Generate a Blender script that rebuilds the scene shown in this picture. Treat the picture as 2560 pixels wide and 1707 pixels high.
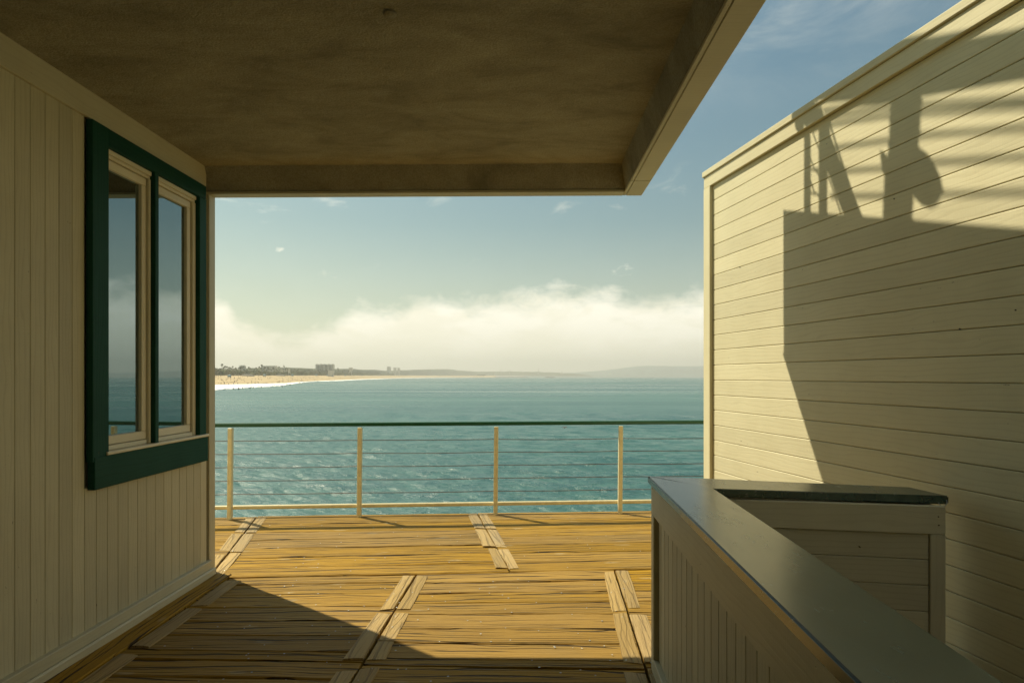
import bpy, bmesh, math, random
import numpy as np
from mathutils import Vector, Matrix

random.seed(7)
RNG = np.random.default_rng(11)
scene = bpy.context.scene
COL = scene.collection
for o in list(bpy.data.objects):
    bpy.data.objects.remove(o, do_unlink=True)

# ------------------------------------------------------------------ camera, sky, sun, exposure
EYE = 1.6                                   # camera height above the deck
cam_d = bpy.data.cameras.new('camera')
cam_d.sensor_width = 36.0
cam_d.lens = 24.0
cam_d.shift_y = 0.0342
cam_d.clip_start = 0.05
cam_d.clip_end = 60000.0
cam = bpy.data.objects.new('camera', cam_d)
COL.objects.link(cam)
cam.location = (0, 0, EYE)
cam.rotation_euler = (math.radians(90), 0, 0)
scene.camera = cam

SUNV = Vector((0.655, -0.553, -1.0))        # direction the sunlight travels
SUN_EL = math.atan2(1.0, math.hypot(0.655, 0.553))
SUN_AZ = math.atan2(-0.655, 0.553)          # clockwise from +Y
sun_d = bpy.data.lights.new('sun', 'SUN')
sun_d.energy = 5.0
sun_d.angle = math.radians(0.53)
sun_d.color = (1.0, 0.90, 0.665)
sun = bpy.data.objects.new('sun', sun_d)
COL.objects.link(sun)
sun.location = (-20, 20, 40)
sun.rotation_euler = SUNV.to_track_quat('-Z', 'Y').to_euler()

vs = scene.view_settings
vs.view_transform = 'Standard'
vs.look = 'None'
vs.exposure = 0.36
vs.gamma = 1.0
vs.use_curve_mapping = False
scene.cycles.use_denoising = True
scene.cycles.volume_bounces = 0
scene.cycles.max_bounces = 8
scene.cycles.sample_clamp_indirect = 8.0


class NT:
    """small helper for building node trees"""
    def __init__(self, tree):
        self.t = tree
        self.n = tree.nodes
        self.l = tree.links

    def new(self, kind, **kw):
        n = self.n.new(kind)
        for k, v in kw.items():
            if k.startswith('in_'):
                key = k[3:]
                key = int(key) if key.isdigit() else key
                n.inputs[key].default_value = v
            else:
                setattr(n, k, v)
        return n

    def link(self, a, b):
        self.l.new(a, b)

    def val(self, x, sock):
        if isinstance(x, (int, float)):
            sock.default_value = x
        else:
            self.l.new(x, sock)

    def math(self, op, a, b=0.0, c=None, clamp=False):
        n = self.n.new('ShaderNodeMath')
        n.operation = op
        n.use_clamp = clamp
        self.val(a, n.inputs[0])
        self.val(b, n.inputs[1])
        if c is not None:
            self.val(c, n.inputs[2])
        return n.outputs[0]

    def noise(self, vec, scale, detail=4.0, rough=0.55, dist=0.0):
        n = self.n.new('ShaderNodeTexNoise')
        n.inputs['Scale'].default_value = scale
        n.inputs['Detail'].default_value = detail
        n.inputs['Roughness'].default_value = rough
        n.inputs['Distortion'].default_value = dist
        if vec is not None:
            self.l.new(vec, n.inputs['Vector'])
        return n.outputs['Fac']

    def mapping(self, vec, scale=(1, 1, 1), loc=(0, 0, 0)):
        n = self.n.new('ShaderNodeMapping')
        n.inputs['Scale'].default_value = scale
        n.inputs['Location'].default_value = loc
        self.l.new(vec, n.inputs['Vector'])
        return n.outputs['Vector']

    def step(self, x, lo, hi, smooth=True):
        n = self.n.new('ShaderNodeMapRange')
        n.interpolation_type = 'SMOOTHSTEP' if smooth else 'LINEAR'
        self.val(x, n.inputs['Value'])
        self.val(lo, n.inputs['From Min'])
        self.val(hi, n.inputs['From Max'])
        return n.outputs['Result']

    def ramp(self, fac, stops):
        n = self.n.new('ShaderNodeValToRGB')
        e = n.color_ramp.elements
        while len(e) < len(stops):
            e.new(0.5)
        for k, (p, c) in enumerate(stops):
            e[k].position = p
            e[k].color = (c[0], c[1], c[2], 1)
        self.l.new(fac, n.inputs['Fac'])
        return n.outputs['Color']

    def mix(self, fac, a, b, mode='MIX'):
        n = self.n.new('ShaderNodeMix')
        n.data_type = 'RGBA'
        n.blend_type = mode
        n.clamp_factor = True
        self.val(fac, n.inputs[0])
        for x, s in ((a, n.inputs[6]), (b, n.inputs[7])):
            if isinstance(x, tuple):
                s.default_value = (x[0], x[1], x[2], 1)
            else:
                self.l.new(x, s)
        return n.outputs[2]


def build_world():
    w = bpy.data.worlds.new('World')
    scene.world = w
    w.use_nodes = True
    w.node_tree.nodes.clear()
    t = NT(w.node_tree)
    out = t.new('ShaderNodeOutputWorld')
    bg = t.new('ShaderNodeBackground', in_Strength=0.067)
    t.link(bg.outputs[0], out.inputs[0])
    sky = t.new('ShaderNodeTexSky')
    sky.sky_type = 'NISHITA'
    sky.sun_disc = False
    sky.sun_elevation = SUN_EL
    sky.sun_rotation = SUN_AZ
    sky.altitude = 0
    sky.air_density = 1.0
    sky.dust_density = 1.2
    sky.ozone_density = 1.0
    tc = t.new('ShaderNodeTexCoord')
    d = tc.outputs['Generated']
    sep = t.new('ShaderNodeSeparateXYZ')
    t.link(d, sep.inputs[0])
    x, y, z = sep.outputs
    hyp = t.math('SQRT', t.math('ADD', t.math('MULTIPLY', x, x), t.math('MULTIPLY', y, y)))
    e = t.math('DIVIDE', z, t.math('MAXIMUM', hyp, 0.001))          # tan of the elevation
    az = t.math('ARCTAN2', x, y)
    tint = t.mix(t.step(e, 0.12, 0.62, smooth=False), (0.93, 1.02, 0.76), (0.66, 1.09, 1.03))
    skyc = t.mix(1.0, sky.outputs[0], tint, 'MULTIPLY')
    # cloud bank over the far shore: its top follows a smooth height curve plus ragged noise
    fc = t.new('ShaderNodeFloatCurve')
    cv = fc.mapping.curves[0]
    pts = [(0.0, .125), (.155, .125), (.20, .128), (.235, .118), (.265, .085), (.33, .068), (.385, .078),
           (.43, .112), (.50, .116), (.57, .132), (.62, .124), (.70, .124), (.82, .130), (1.0, .128)]
    cv.points[0].location = (0.0, pts[0][1] * 4)
    cv.points[1].location = (1.0, pts[-1][1] * 4)
    for p in pts[1:-1]:
        cv.points.new(p[0], p[1] * 4)
    fc.mapping.update()
    azn = t.step(az, -0.62, 0.30, smooth=False)
    t.link(azn, fc.inputs['Value'])
    h0 = t.math('MULTIPLY', fc.outputs[0], 0.25)
    n1 = t.noise(t.mapping(d, (1, 1, 1.7), (3.1, 0.4, 0)), 9.0, 9, 0.55, 0.25)
    n2 = t.noise(t.mapping(d, (1, 1, 2.2), (7.3, 2.2, 1)), 26.0, 8, 0.6, 0.5)
    edge = t.math('ADD', t.math('MULTIPLY', t.math('SUBTRACT', n1, 0.5), 0.085),
                  t.math('MULTIPLY', t.math('SUBTRACT', n2, 0.5), 0.05))
    m = t.math('SUBTRACT', t.math('ADD', h0, edge), e)
    bank = t.step(m, -0.012, 0.042)
    # stray puffs above the bank
    n3 = t.noise(t.mapping(d, (1, 1, 2.4), (0.35, 5.2, 2.0)), 11.0, 8, 0.6, 0.4)
    puffs = t.math('MULTIPLY', t.step(n3, 0.60, 0.78), t.math('MULTIPLY', t.step(e, 0.10, 0.15), t.step(e, 0.32, 0.2)))

    def blob(a0, e0, wa, we):
        q1 = t.math('POWER', t.math('DIVIDE', t.math('SUBTRACT', az, a0), wa), 2)
        q2 = t.math('POWER', t.math('DIVIDE', t.math('SUBTRACT', e, e0), we), 2)
        g = t.math('EXPONENT', t.math('MULTIPLY', t.math('ADD', q1, q2), -1.0))
        return t.step(t.math('ADD', g, t.math('MULTIPLY', t.math('SUBTRACT', n2, 0.5), 2.4)), 0.62, 1.25)
    b1 = blob(-0.337, 0.178, 0.022, 0.008)
    b2 = blob(0.158, 0.152, 0.030, 0.011)
    puffs = t.math('MAXIMUM', t.math('MULTIPLY', puffs, 0.5), t.math('MAXIMUM', t.math('MULTIPLY', b1, 0.75), t.math('MULTIPLY', b2, 0.55)))
    # thin high streaks
    n4 = t.noise(t.mapping(d, (1.0, 1.0, 3.4), (1.7, 8.3, 0.5)), 3.4, 9, 0.62, 0.7)
    n5 = t.noise(t.mapping(d, (1.0, 1.0, 2.0), (4.0, 1.0, 0.2)), 1.3, 3, 0.5)
    cirrus = t.math('MULTIPLY', t.math('MULTIPLY', t.step(n4, 0.36, 0.72), t.step(e, 0.34, 0.52)), t.step(n5, 0.28, 0.52))
    cirrus = t.math('MULTIPLY', cirrus, 0.55)
    veil = t.math('MULTIPLY', t.step(e, 0.22, 0.02, smooth=False), 0.22)
    cl = t.math('MAXIMUM', bank, t.math('MAXIMUM', puffs, t.math('MAXIMUM', cirrus, veil)))
    # shading inside the clouds
    n6 = t.noise(t.mapping(d, (1, 1, 2.6), (2.0, 3.0, 9.0)), 12.0, 7, 0.55, 0.3)
    low = t.step(e, 0.01, 0.10)
    lit = t.math('ADD', t.math('MULTIPLY', low, 0.45), t.math('MULTIPLY', t.step(n6, 0.36, 0.60), 0.55))
    ccol = t.ramp(lit, [(0.0, (12.9, 12.3, 9.6)), (0.5, (13.6, 13.0, 10.5)), (1.0, (14.8, 14.2, 12.0))])
    t.link(t.mix(cl, skyc, ccol), bg.inputs['Color'])


build_world()

# ------------------------------------------------------------------ materials
def mat(name):
    m = bpy.data.materials.new(name)
    m.use_nodes = True
    m.node_tree.nodes.clear()
    t = NT(m.node_tree)
    out = t.new('ShaderNodeOutputMaterial')
    b = t.new('ShaderNodeBsdfPrincipled')
    t.link(b.outputs[0], out.inputs[0])
    return m, t, b


def obj_coords(t, spread=7.0):
    tc = t.new('ShaderNodeTexCoord')
    oi = t.new('ShaderNodeObjectInfo')
    cmb = t.new('ShaderNodeCombineXYZ')
    r = oi.outputs['Random']
    t.link(t.math('MULTIPLY', r, spread), cmb.inputs[0])
    t.link(t.math('MULTIPLY', r, spread * 3.7), cmb.inputs[1])
    t.link(t.math('MULTIPLY', r, spread * 1.9), cmb.inputs[2])
    add = t.new('ShaderNodeVectorMath', operation='ADD')
    t.link(tc.outputs['Object'], add.inputs[0])
    t.link(cmb.outputs[0], add.inputs[1])
    return add.outputs[0], r


def bump(t, b, h, strength, distance):
    n = t.new('ShaderNodeBump', in_Strength=strength, in_Distance=distance)
    t.link(h, n.inputs['Height'])
    t.link(n.outputs[0], b.inputs['Normal'])
    return n


def painted_wood(name, col, col2, rough=0.6, grain=1.0, dirt=0.25, spec=0.35):
    """painted rough-sawn timber, grain along local X"""
    m, t, b = mat(name)
    v, r = obj_coords(t)
    # cathedral grain
    warp = t.noise(t.mapping(v, (0.9, 5.0, 5.0)), 1.6, 3, 0.5)
    wv = t.new('ShaderNodeTexWave', wave_type='BANDS', bands_direction='Y')
    wv.inputs['Scale'].default_value = 4.2
    wv.inputs['Distortion'].default_value = 11.0
    wv.inputs['Detail'].default_value = 2.5
    wv.inputs['Detail Scale'].default_value = 0.9
    t.link(t.mapping(v, (0.45, 2.6, 2.6)), wv.inputs['Vector'])
    fine = t.noise(t.mapping(v, (3.0, 150.0, 150.0)), 1.0, 3, 0.6)
    saw = t.noise(t.mapping(v, (260.0, 6.0, 6.0)), 1.0, 2, 0.5)
    blot = t.noise(v, 2.3, 5, 0.6)
    speck = t.step(t.noise(t.mapping(v, (26, 60, 60)), 1.0, 2, 0.5), 0.74, 0.80)
    c = t.mix(t.step(blot, 0.32, 0.7), col, col2)
    c = t.mix(t.math('MULTIPLY', t.math('SUBTRACT', 1.0, t.step(wv.outputs['Fac'], 0.0, 0.25)), 0.22 * grain), c,
              (col[0] * .55, col[1] * .5, col[2] * .42))
    c = t.mix(t.math('MULTIPLY', speck, 0.35 + dirt), c, (0.10, 0.075, 0.045))
    hsv = t.new('ShaderNodeHueSaturation')
    t.link(c, hsv.inputs['Color'])
    t.link(t.math('ADD', t.math('MULTIPLY', r, 0.16), 0.92), hsv.inputs['Value'])
    t.link(hsv.outputs[0], b.inputs['Base Color'])
    b.inputs['Roughness'].default_value = rough
    b.inputs['Specular IOR Level'].default_value = spec
    h = t.math('ADD', t.math('MULTIPLY', t.step(wv.outputs['Fac'], 0.0, 0.5), 0.45 * grain),
               t.math('ADD', t.math('MULTIPLY', fine, 0.5), t.math('ADD', t.math('MULTIPLY', saw, 0.6), t.math('MULTIPLY', speck, -1.0))))
    bump(t, b, h, 0.5, 0.0013)
    return m


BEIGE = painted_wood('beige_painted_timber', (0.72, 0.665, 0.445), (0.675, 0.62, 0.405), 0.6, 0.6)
BEIGE_SHADED = painted_wood('shade_toned_beige_timber', (0.565, 0.525, 0.38), (0.52, 0.48, 0.345), 0.6, 0.8, 0.3)  # the beige darkened for shaded surfaces, shade mixed into the paint colour
BEIGE_SMOOTH_SHADED = painted_wood('shade_toned_beige_trim', (0.58, 0.54, 0.395), (0.535, 0.495, 0.36), 0.5, 0.5, 0.15)  # trim version, likewise with the shade put into its colour
BEIGE_SMOOTH = painted_wood('beige_painted_trim', (0.73, 0.67, 0.445), (0.68, 0.62, 0.40), 0.5, 0.5, 0.1)
GREEN = painted_wood('dark_green_painted_timber', (0.010, 0.060, 0.041), (0.014, 0.070, 0.049), 0.6, 0.8, 0.15, 0.12)
SASH = painted_wood('cream_sash_paint', (0.74, 0.68, 0.52), (0.70, 0.64, 0.48), 0.4, 0.15, 0.0)


def simple(name, col, rough=0.6, metallic=0.0, nscale=30.0, var=0.25, bstr=0.25, spec=0.5):
    m, t, b = mat(name)
    v, r = obj_coords(t)
    n = t.noise(v, nscale, 5, 0.6)
    lo = tuple(c * (1 - var) for c in col)
    hi = tuple(min(1, c * (1 + var)) for c in col)
    t.link(t.mix(t.step(n, 0.3, 0.7), lo, hi), b.inputs['Base Color'])
    b.inputs['Roughness'].default_value = rough
    b.inputs['Metallic'].default_value = metallic
    b.inputs['Specular IOR Level'].default_value = spec
    if bstr:
        bump(t, b, n, bstr, 0.003)
    return m


def deck_wood(name, dark, mid, light, grey, crack=1.0):
    m, t, b = mat(name)
    v, r = obj_coords(t, 11.0)
    long1 = t.noise(t.mapping(v, (0.8, 13.0, 4.0)), 1.0, 5, 0.62, 0.3)
    long2 = t.noise(t.mapping(v, (1.6, 60.0, 8.0)), 1.0, 5, 0.65, 0.2)
    fine = t.noise(t.mapping(v, (7.0, 240.0, 30.0)), 1.0, 3, 0.6)
    blot = t.noise(v, 1.3, 5, 0.6)
    sep = t.new('ShaderNodeSeparateXYZ')
    t.link(v, sep.inputs[0])

    def lines(freq, wid, warp, off, m0, m1):
        wq = t.noise(t.mapping(v, (0.55, 1.6, 1.0), off), 1.0, 3, 0.55, 0.0)
        wf = t.noise(t.mapping(v, (5.0, 3.0, 1.0), off), 1.0, 2, 0.5, 0.0)
        yw = t.math('ADD', t.math('MULTIPLY', sep.outputs[1], freq), t.math('ADD', t.math('MULTIPLY', wq, warp), t.math('MULTIPLY', wf, 0.22)))
        cell = t.math('FLOOR', yw)
        d = t.math('ABSOLUTE', t.math('SUBTRACT', t.math('FRACT', yw), 0.5))
        cmb = t.new('ShaderNodeCombineXYZ')
        t.link(t.math('MULTIPLY', sep.outputs[0], 1.0), cmb.inputs[0])
        t.link(t.math('MULTIPLY', cell, 7.31), cmb.inputs[1])
        q = t.noise(cmb.outputs[0], 0.9, 3, 0.6)
        msk = t.step(q, m0, m1)
        return t.math('MULTIPLY', t.step(d, t.math('MULTIPLY', msk, wid), t.math('MULTIPLY', msk, wid * 0.45)), t.step(msk, 0.02, 0.4))
    ckm = t.math('MAXIMUM', lines(12.0, 0.12, 3.4, (5, 3, 1), 0.40, 0.58),
                 t.math('MULTIPLY', lines(29.0, 0.17, 6.5, (1, 9, 2), 0.42, 0.62), 0.66))
    f = t.math('ADD', t.math('MULTIPLY', long1, 0.32), t.math('ADD', t.math('MULTIPLY', long2, 0.44), t.math('MULTIPLY', fine, 0.24)))
    c = t.ramp(f, [(0.34, dark), (0.455, mid), (0.54, mid), (0.66, light)])
    c = t.mix(t.math('MULTIPLY', t.step(blot, 0.50, 0.68), 0.38), c, grey)
    # knots: pale ring with a dark heart
    vo = t.new('ShaderNodeTexVoronoi', feature='F1')
    vo.inputs['Scale'].default_value = 1.0
    vo.inputs['Randomness'].default_value = 1.0
    kv = t.new('ShaderNodeVectorMath', operation='ADD')
    wob = t.new('ShaderNodeTexNoise', in_Scale=14.0, in_Detail=2.0)
    t.link(v, wob.inputs['Vector'])
    sc = t.new('ShaderNodeVectorMath', operation='SCALE', in_3=0.12)
    t.link(wob.outputs['Color'], sc.inputs[0])
    t.link(t.mapping(v, (2.1, 5.5, 0.01)), kv.inputs[0])
    t.link(sc.outputs[0], kv.inputs[1])
    t.link(kv.outputs[0], vo.inputs['Vector'])
    kd = vo.outputs['Distance']
    ring = t.step(kd, 0.17, 0.07)
    heart = t.step(kd, 0.055, 0.025)
    c = t.mix(t.math('MULTIPLY', ring, 0.48), c, (0.46, 0.36, 0.20))
    c = t.mix(t.math('MULTIPLY', heart, 0.75), c, (0.09, 0.05, 0.025))
    c = t.mix(t.math('MULTIPLY', ckm, 0.92 * crack), c, (0.022, 0.013, 0.005))
    hsv = t.new('ShaderNodeHueSaturation')
    t.link(c, hsv.inputs['Color'])
    t.link(t.math('ADD', t.math('MULTIPLY', r, 0.30), 0.85), hsv.inputs['Value'])
    t.link(t.math('ADD', t.math('MULTIPLY', t.math('FRACT', t.math('MULTIPLY', r, 17.3)), 0.14), 0.94), hsv.inputs['Saturation'])
    t.link(hsv.outputs[0], b.inputs['Base Color'])
    b.inputs['Roughness'].default_value = 0.72
    b.inputs['Specular IOR Level'].default_value = 0.25
    h = t.math('SUBTRACT', t.math('ADD', t.math('MULTIPLY', long2, 1.0), t.math('ADD', t.math('MULTIPLY', fine, 0.4), t.math('MULTIPLY', long1, 0.8))), t.math('MULTIPLY', ckm, 1.5 * crack))
    bump(t, b, h, 1.0, 0.009)
    return m


PLANK = deck_wood('weathered_deck_timber', (0.150, 0.078, 0.013), (0.335, 0.192, 0.024), (0.455, 0.272, 0.040), (0.27, 0.18, 0.055))
BATTEN = deck_wood('pale_weathered_batten', (0.22, 0.145, 0.055), (0.40, 0.275, 0.11), (0.47, 0.34, 0.155), (0.29, 0.23, 0.145), 0.38)
DARKWOOD = simple('dark_timber', (0.03, 0.02, 0.012), 0.85)


def stucco():
    m, t, b = mat('brown_stucco')
    tc = t.new('ShaderNodeTexCoord')
    v = tc.outputs['Object']
    blot = t.noise(t.mapping(v, (1.1, 2.2, 1)), 1.7, 8, 0.68, 0.5)
    grit = t.noise(v, 95.0, 3, 0.6)
    lump = t.noise(v, 17.0, 4, 0.6)
    c = t.ramp(blot, [(0.28, (0.21, 0.195, 0.15)), (0.5, (0.34, 0.318, 0.25)), (0.75, (0.45, 0.425, 0.34))])
    c = t.mix(t.math('MULTIPLY', t.step(grit, 0.40, 0.62), 0.35), c, (0.15, 0.138, 0.10))
    t.link(c, b.inputs['Base Color'])
    b.inputs['Roughness'].default_value = 0.95
    b.inputs['Specular IOR Level'].default_value = 0.1
    bump(t, b, t.math('ADD', t.math('MULTIPLY', grit, 0.5), lump), 0.9, 0.012)
    return m


STUCCO = stucco()


def cap_paint():
    m, t, b = mat('worn_green_gloss_paint')
    tc = t.new('ShaderNodeTexCoord')
    v = tc.outputs['Object']
    wear = t.noise(t.mapping(v, (6.0, 1.6, 6)), 1.0, 6, 0.65, 0.4)
    scr = t.noise(t.mapping(v, (34.0, 7.0, 30)), 1.0, 4, 0.6, 0.3)
    spot = t.step(t.noise(t.mapping(v, (30, 11, 1)), 1.0, 2), 0.73, 0.78)
    edge = t.noise(v, 45.0, 4, 0.6)
    c = t.mix(t.step(wear, 0.35, 0.7), (0.011, 0.045, 0.033), (0.042, 0.085, 0.062))
    c = t.mix(t.math('MULTIPLY', spot, 0.8), c, (0.012, 0.018, 0.020))
    t.link(c, b.inputs['Base Color'])
    t.link(t.math('ADD', 0.20, t.math('ADD', t.math('MULTIPLY', wear, 0.10), t.math('MULTIPLY', t.step(scr, 0.45, 0.75), 0.03))), b.inputs['Roughness'])
    b.inputs['IOR'].default_value = 1.9
    bump(t, b, t.math('ADD', wear, t.math('ADD', t.math('MULTIPLY', scr, 0.5), t.math('MULTIPLY', edge, 0.12))), 0.05, 0.003)
    return m


CAP = cap_paint()


def glass_mat():
    m, t, b = mat('dark_window_glass')
    tc = t.new('ShaderNodeTexCoord')
    n = t.noise(tc.outputs['Object'], 1.8, 2, 0.4)
    b.inputs['Base Color'].default_value = (0.012, 0.012, 0.016, 1)
    b.inputs['Roughness'].default_value = 0.015
    b.inputs['IOR'].default_value = 4.2
    b.inputs['Specular Tint'].default_value = (0.80, 0.97, 1.0, 1)
    bump(t, b, n, 0.02, 0.01)
    return m


GLASS = glass_mat()
RAILGREEN = simple('green_rail_paint', (0.010, 0.085, 0.040), 0.35, 0, 40, 0.15, 0.05)
CREAM = simple('cream_steel_paint', (0.78, 0.68, 0.42), 0.4, 0, 18, 0.10, 0.08)
CABLE = simple('rusty_steel_cable', (0.13, 0.065, 0.045), 0.6, 0.4, 120, 0.4, 0.1)
STEEL = simple('dull_screw_steel', (0.45, 0.45, 0.43), 0.4, 0.7, 60, 0.2, 0)
NAIL = simple('dark_rusted_nail', (0.035, 0.022, 0.015), 0.7, 0.3, 60, 0.2, 0)
BUILDC = simple('pale_concrete', (0.60, 0.58, 0.50), 0.9, 0, 0.02, 0.1, 0)
LEAF = simple('hazy_foliage', (0.15, 0.165, 0.08), 0.9, 0, 0.03, 0.4, 0, 0.1)
PALMLEAF = simple('palm_frond', (0.12, 0.13, 0.065), 0.8, 0, 0.2, 0.3, 0, 0.2)
TRUNK = simple('palm_trunk', (0.16, 0.12, 0.075), 0.9, 0, 0.5, 0.2, 0)
SANDM = simple('beach_sand', (0.48, 0.37, 0.215), 0.95, 0, 0.015, 0.14, 0, 0.1)
WINBAND = simple('distant_window_band', (0.26, 0.27, 0.25), 0.7, 0, 0.5, 0.1, 0)
HEADLAND_HAZED = simple('haze_tinted_headland', (0.11, 0.18, 0.19), 0.95, 0, 0.003, 0.2, 0, 0.1)  # scrub made paler and bluer, distance haze painted into its colour
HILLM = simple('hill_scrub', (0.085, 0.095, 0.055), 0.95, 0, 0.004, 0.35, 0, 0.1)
TOWERBLUE = simple('lifeguard_hut_blue', (0.14, 0.24, 0.30), 0.7, 0, 1, 0.1, 0)
SKIN = simple('sunbather_tones', (0.10, 0.07, 0.055), 0.8, 0, 0.05, 0.7, 0)
GULLW = simple('gull_white_feathers', (0.75, 0.70, 0.62), 0.8, 0, 20, 0.05, 0)
GULLD = simple('gull_dark_feathers', (0.06, 0.055, 0.05), 0.8, 0, 20, 0.2, 0)
ROCK = simple('breakwater_rock', (0.08, 0.075, 0.065), 0.9, 0, 0.3, 0.3, 0)


def sea_mat():
    m, t, b = mat('sea_water')
    tc = t.new('ShaderNodeTexCoord')
    v = tc.outputs['Object']
    big = t.noise(t.mapping(v, (0.0035, 0.010, 1)), 1.0, 4, 0.6)
    ripple_tone = t.noise(t.mapping(v, (0.55, 0.40, 1)), 1.0, 6, 0.7, 0.4)
    c = t.mix(t.step(big, 0.35, 0.65), (0.024, 0.092, 0.093), (0.052, 0.138, 0.122))
    c = t.mix(t.math('MULTIPLY', t.step(ripple_tone, 0.40, 0.68), 0.55), c, (0.075, 0.170, 0.145))  # light and dark of the ripples painted into the water colour
    t.link(c, b.inputs['Base Color'])
    b.inputs['Roughness'].default_value = 0.27
    b.inputs['IOR'].default_value = 1.333
    slick = t.noise(t.mapping(v, (0.0022, 0.016, 1), (2, 7, 1)), 1.0, 5, 0.62, 0.5)
    t.link(t.math('ADD', 0.20, t.math('MULTIPLY', t.step(slick, 0.36, 0.62), 0.13)), b.inputs['Roughness'])
    r1 = t.noise(t.mapping(v, (1.7, 3.0, 1)), 1.0, 6, 0.68, 0.3)
    r2 = t.noise(t.mapping(v, (0.50, 0.42, 1), (3, 1, 0)), 1.0, 6, 0.65, 0.3)
    h = t.math('ADD', t.math('MULTIPLY', r1, 0.30), t.math('MULTIPLY', r2, 0.7))
    bump(t, b, h, 1.0, 0.36)
    return m


SEA = sea_mat()


def foam_mat():
    m, t, b = mat('surf_foam')
    tc = t.new('ShaderNodeTexCoord')
    v = tc.outputs['Object']
    n = t.noise(t.mapping(v, (0.05, 0.02, 1)), 1.0, 5, 0.65)
    t.link(t.mix(t.step(n, 0.25, 0.42), (0.30, 0.42, 0.38), (0.92, 0.92, 0.88)), b.inputs['Base Color'])
    b.inputs['Roughness'].default_value = 0.6
    return m


FOAM = foam_mat()

# ------------------------------------------------------------------ object helpers
WM = {}


def link(o, parent=None, M=None):
    COL.objects.link(o)
    M = Matrix.Identity(4) if M is None else M
    WM[o] = M
    if parent is not None:
        o.parent = parent
        o.matrix_parent_inverse = WM[parent].inverted()
    o.matrix_basis = M
    return o


def thing(name, label, cat, loc=(0, 0, 0), group=None):
    o = bpy.data.objects.new(name, None)
    o.empty_display_size = 0.2
    link(o, None, Matrix.Translation(loc))
    return tag(o, label, cat, group)


def tag(o, label, cat, group=None):
    o['label'] = label
    o['category'] = cat
    if group:
        o['group'] = group
    return o


def mesh_from(name, verts, faces, material, smooth=False):
    me = bpy.data.meshes.new(name)
    me.from_pydata([tuple(v) for v in verts], [], faces)
    if material is not None:
        me.materials.append(material)
    if smooth:
        me.polygons.foreach_set('use_smooth', [True] * len(me.polygons))
    me.update()
    return me


def obj(name, me, parent=None, M=None):
    return link(bpy.data.objects.new(name, me), parent, M)


def mtx(origin, x, y):
    x = Vector(x).normalized()
    y = Vector(y)
    y = (y - x * y.dot(x)).normalized()
    z = x.cross(y)
    M = Matrix.Identity(4)
    for i in range(3):
        M[i][0], M[i][1], M[i][2], M[i][3] = x[i], y[i], z[i], origin[i]
    return M


_cache = {}


def bar(L, W, T, c, material):
    """timber of length L (local X), width W (Y), thickness T (Z), the long arrises chamfered by c"""
    key = (round(L, 4), round(W, 4), round(T, 4), round(c, 4), material.name)
    if key in _cache:
        return _cache[key]
    prof = [(c, 0), (W - c, 0), (W, c), (W, T - c), (W - c, T), (c, T), (0, T - c), (0, c)]
    e = c * 0.7
    vs_, fs = [], []
    n = len(prof)
    rings = [(0, c), (e, 0), (L - e, 0), (L, c)]
    for xx, ins in rings:
        for (yy, zz) in prof:
            sy = (W / 2 + (yy - W / 2) * (1 - 2 * ins / max(W, 1e-6)))
            sz = (T / 2 + (zz - T / 2) * (1 - 2 * ins / max(T, 1e-6)))
            vs_.append((xx, sy, sz))
    for r in range(3):
        for k in range(n):
            a, b2 = r * n + k, r * n + (k + 1) % n
            fs.append((a, b2, b2 + n, a + n)[::-1])
    fs.append(tuple(range(n)))
    fs.append(tuple(range(3 * n, 4 * n))[::-1])
    me = mesh_from('timber', vs_, [f[::-1] for f in fs], material)
    _cache[key] = me
    return me


def prism(poly, z0, z1, material, name='prism'):
    """vertical prism over polygon poly [(x, y), ...]"""
    n = len(poly)
    area = sum(poly[i][0] * poly[(i + 1) % n][1] - poly[(i + 1) % n][0] * poly[i][1] for i in range(n))
    if area < 0:
        poly = poly[::-1]
    v = [(p[0], p[1], z0) for p in poly] + [(p[0], p[1], z1) for p in poly]
    f = [tuple(range(n))[::-1], tuple(range(n, 2 * n))]
    for k in range(n):
        f.append((k, (k + 1) % n, n + (k + 1) % n, n + k))
    return mesh_from(name, v, f, material)


def bevel_mesh(me, w=0.004, seg=1):
    bm = bmesh.new()
    bm.from_mesh(me)
    bmesh.ops.bevel(bm, geom=bm.edges[:], offset=w, segments=seg, affect='EDGES', clamp_overlap=True)
    bm.to_mesh(me)
    bm.free()
    return me


def tube_mesh(name, pts, r, material, sides=8):
    pts = [Vector(p) for p in pts]
    v, f = [], []
    for i, p in enumerate(pts):
        d = (pts[min(i + 1, len(pts) - 1)] - pts[max(i - 1, 0)]).normalized()
        up = Vector((0, 0, 1)) if abs(d.z) < 0.9 else Vector((1, 0, 0))
        a = d.cross(up).normalized()
        b = a.cross(d)
        rr = r[i] if isinstance(r, (list, tuple)) else r
        for k in range(sides):
            th = 2 * math.pi * k / sides
            v.append(p + a * math.cos(th) * rr + b * math.sin(th) * rr)
    for i in range(len(pts) - 1):
        for k in range(sides):
            a, b2 = i * sides + k, i * sides + (k + 1) % sides
            f.append((a, b2, b2 + sides, a + sides))
    f.append(tuple(range(sides))[::-1])
    f.append(tuple(range((len(pts) - 1) * sides, len(pts) * sides)))
    me = mesh_from(name, v, f, material, True)
    return me


class Line:
    """vertical wall plane: plan position = origin + a*t + p*n, a close to the distance D"""
    def __init__(self, x0, dx, side=1):
        n = math.hypot(dx, 1)
        self.o = Vector((x0, 0, 0))
        self.t = Vector((dx / n, 1 / n, 0))
        self.n = Vector((1 / n, -dx / n, 0)) * side
        self.k = n

    def P(self, D, p, z):
        return self.o + self.t * (D * self.k) + self.n * p + Vector((0, 0, z))


UP = Vector((0, 0, 1))


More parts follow.
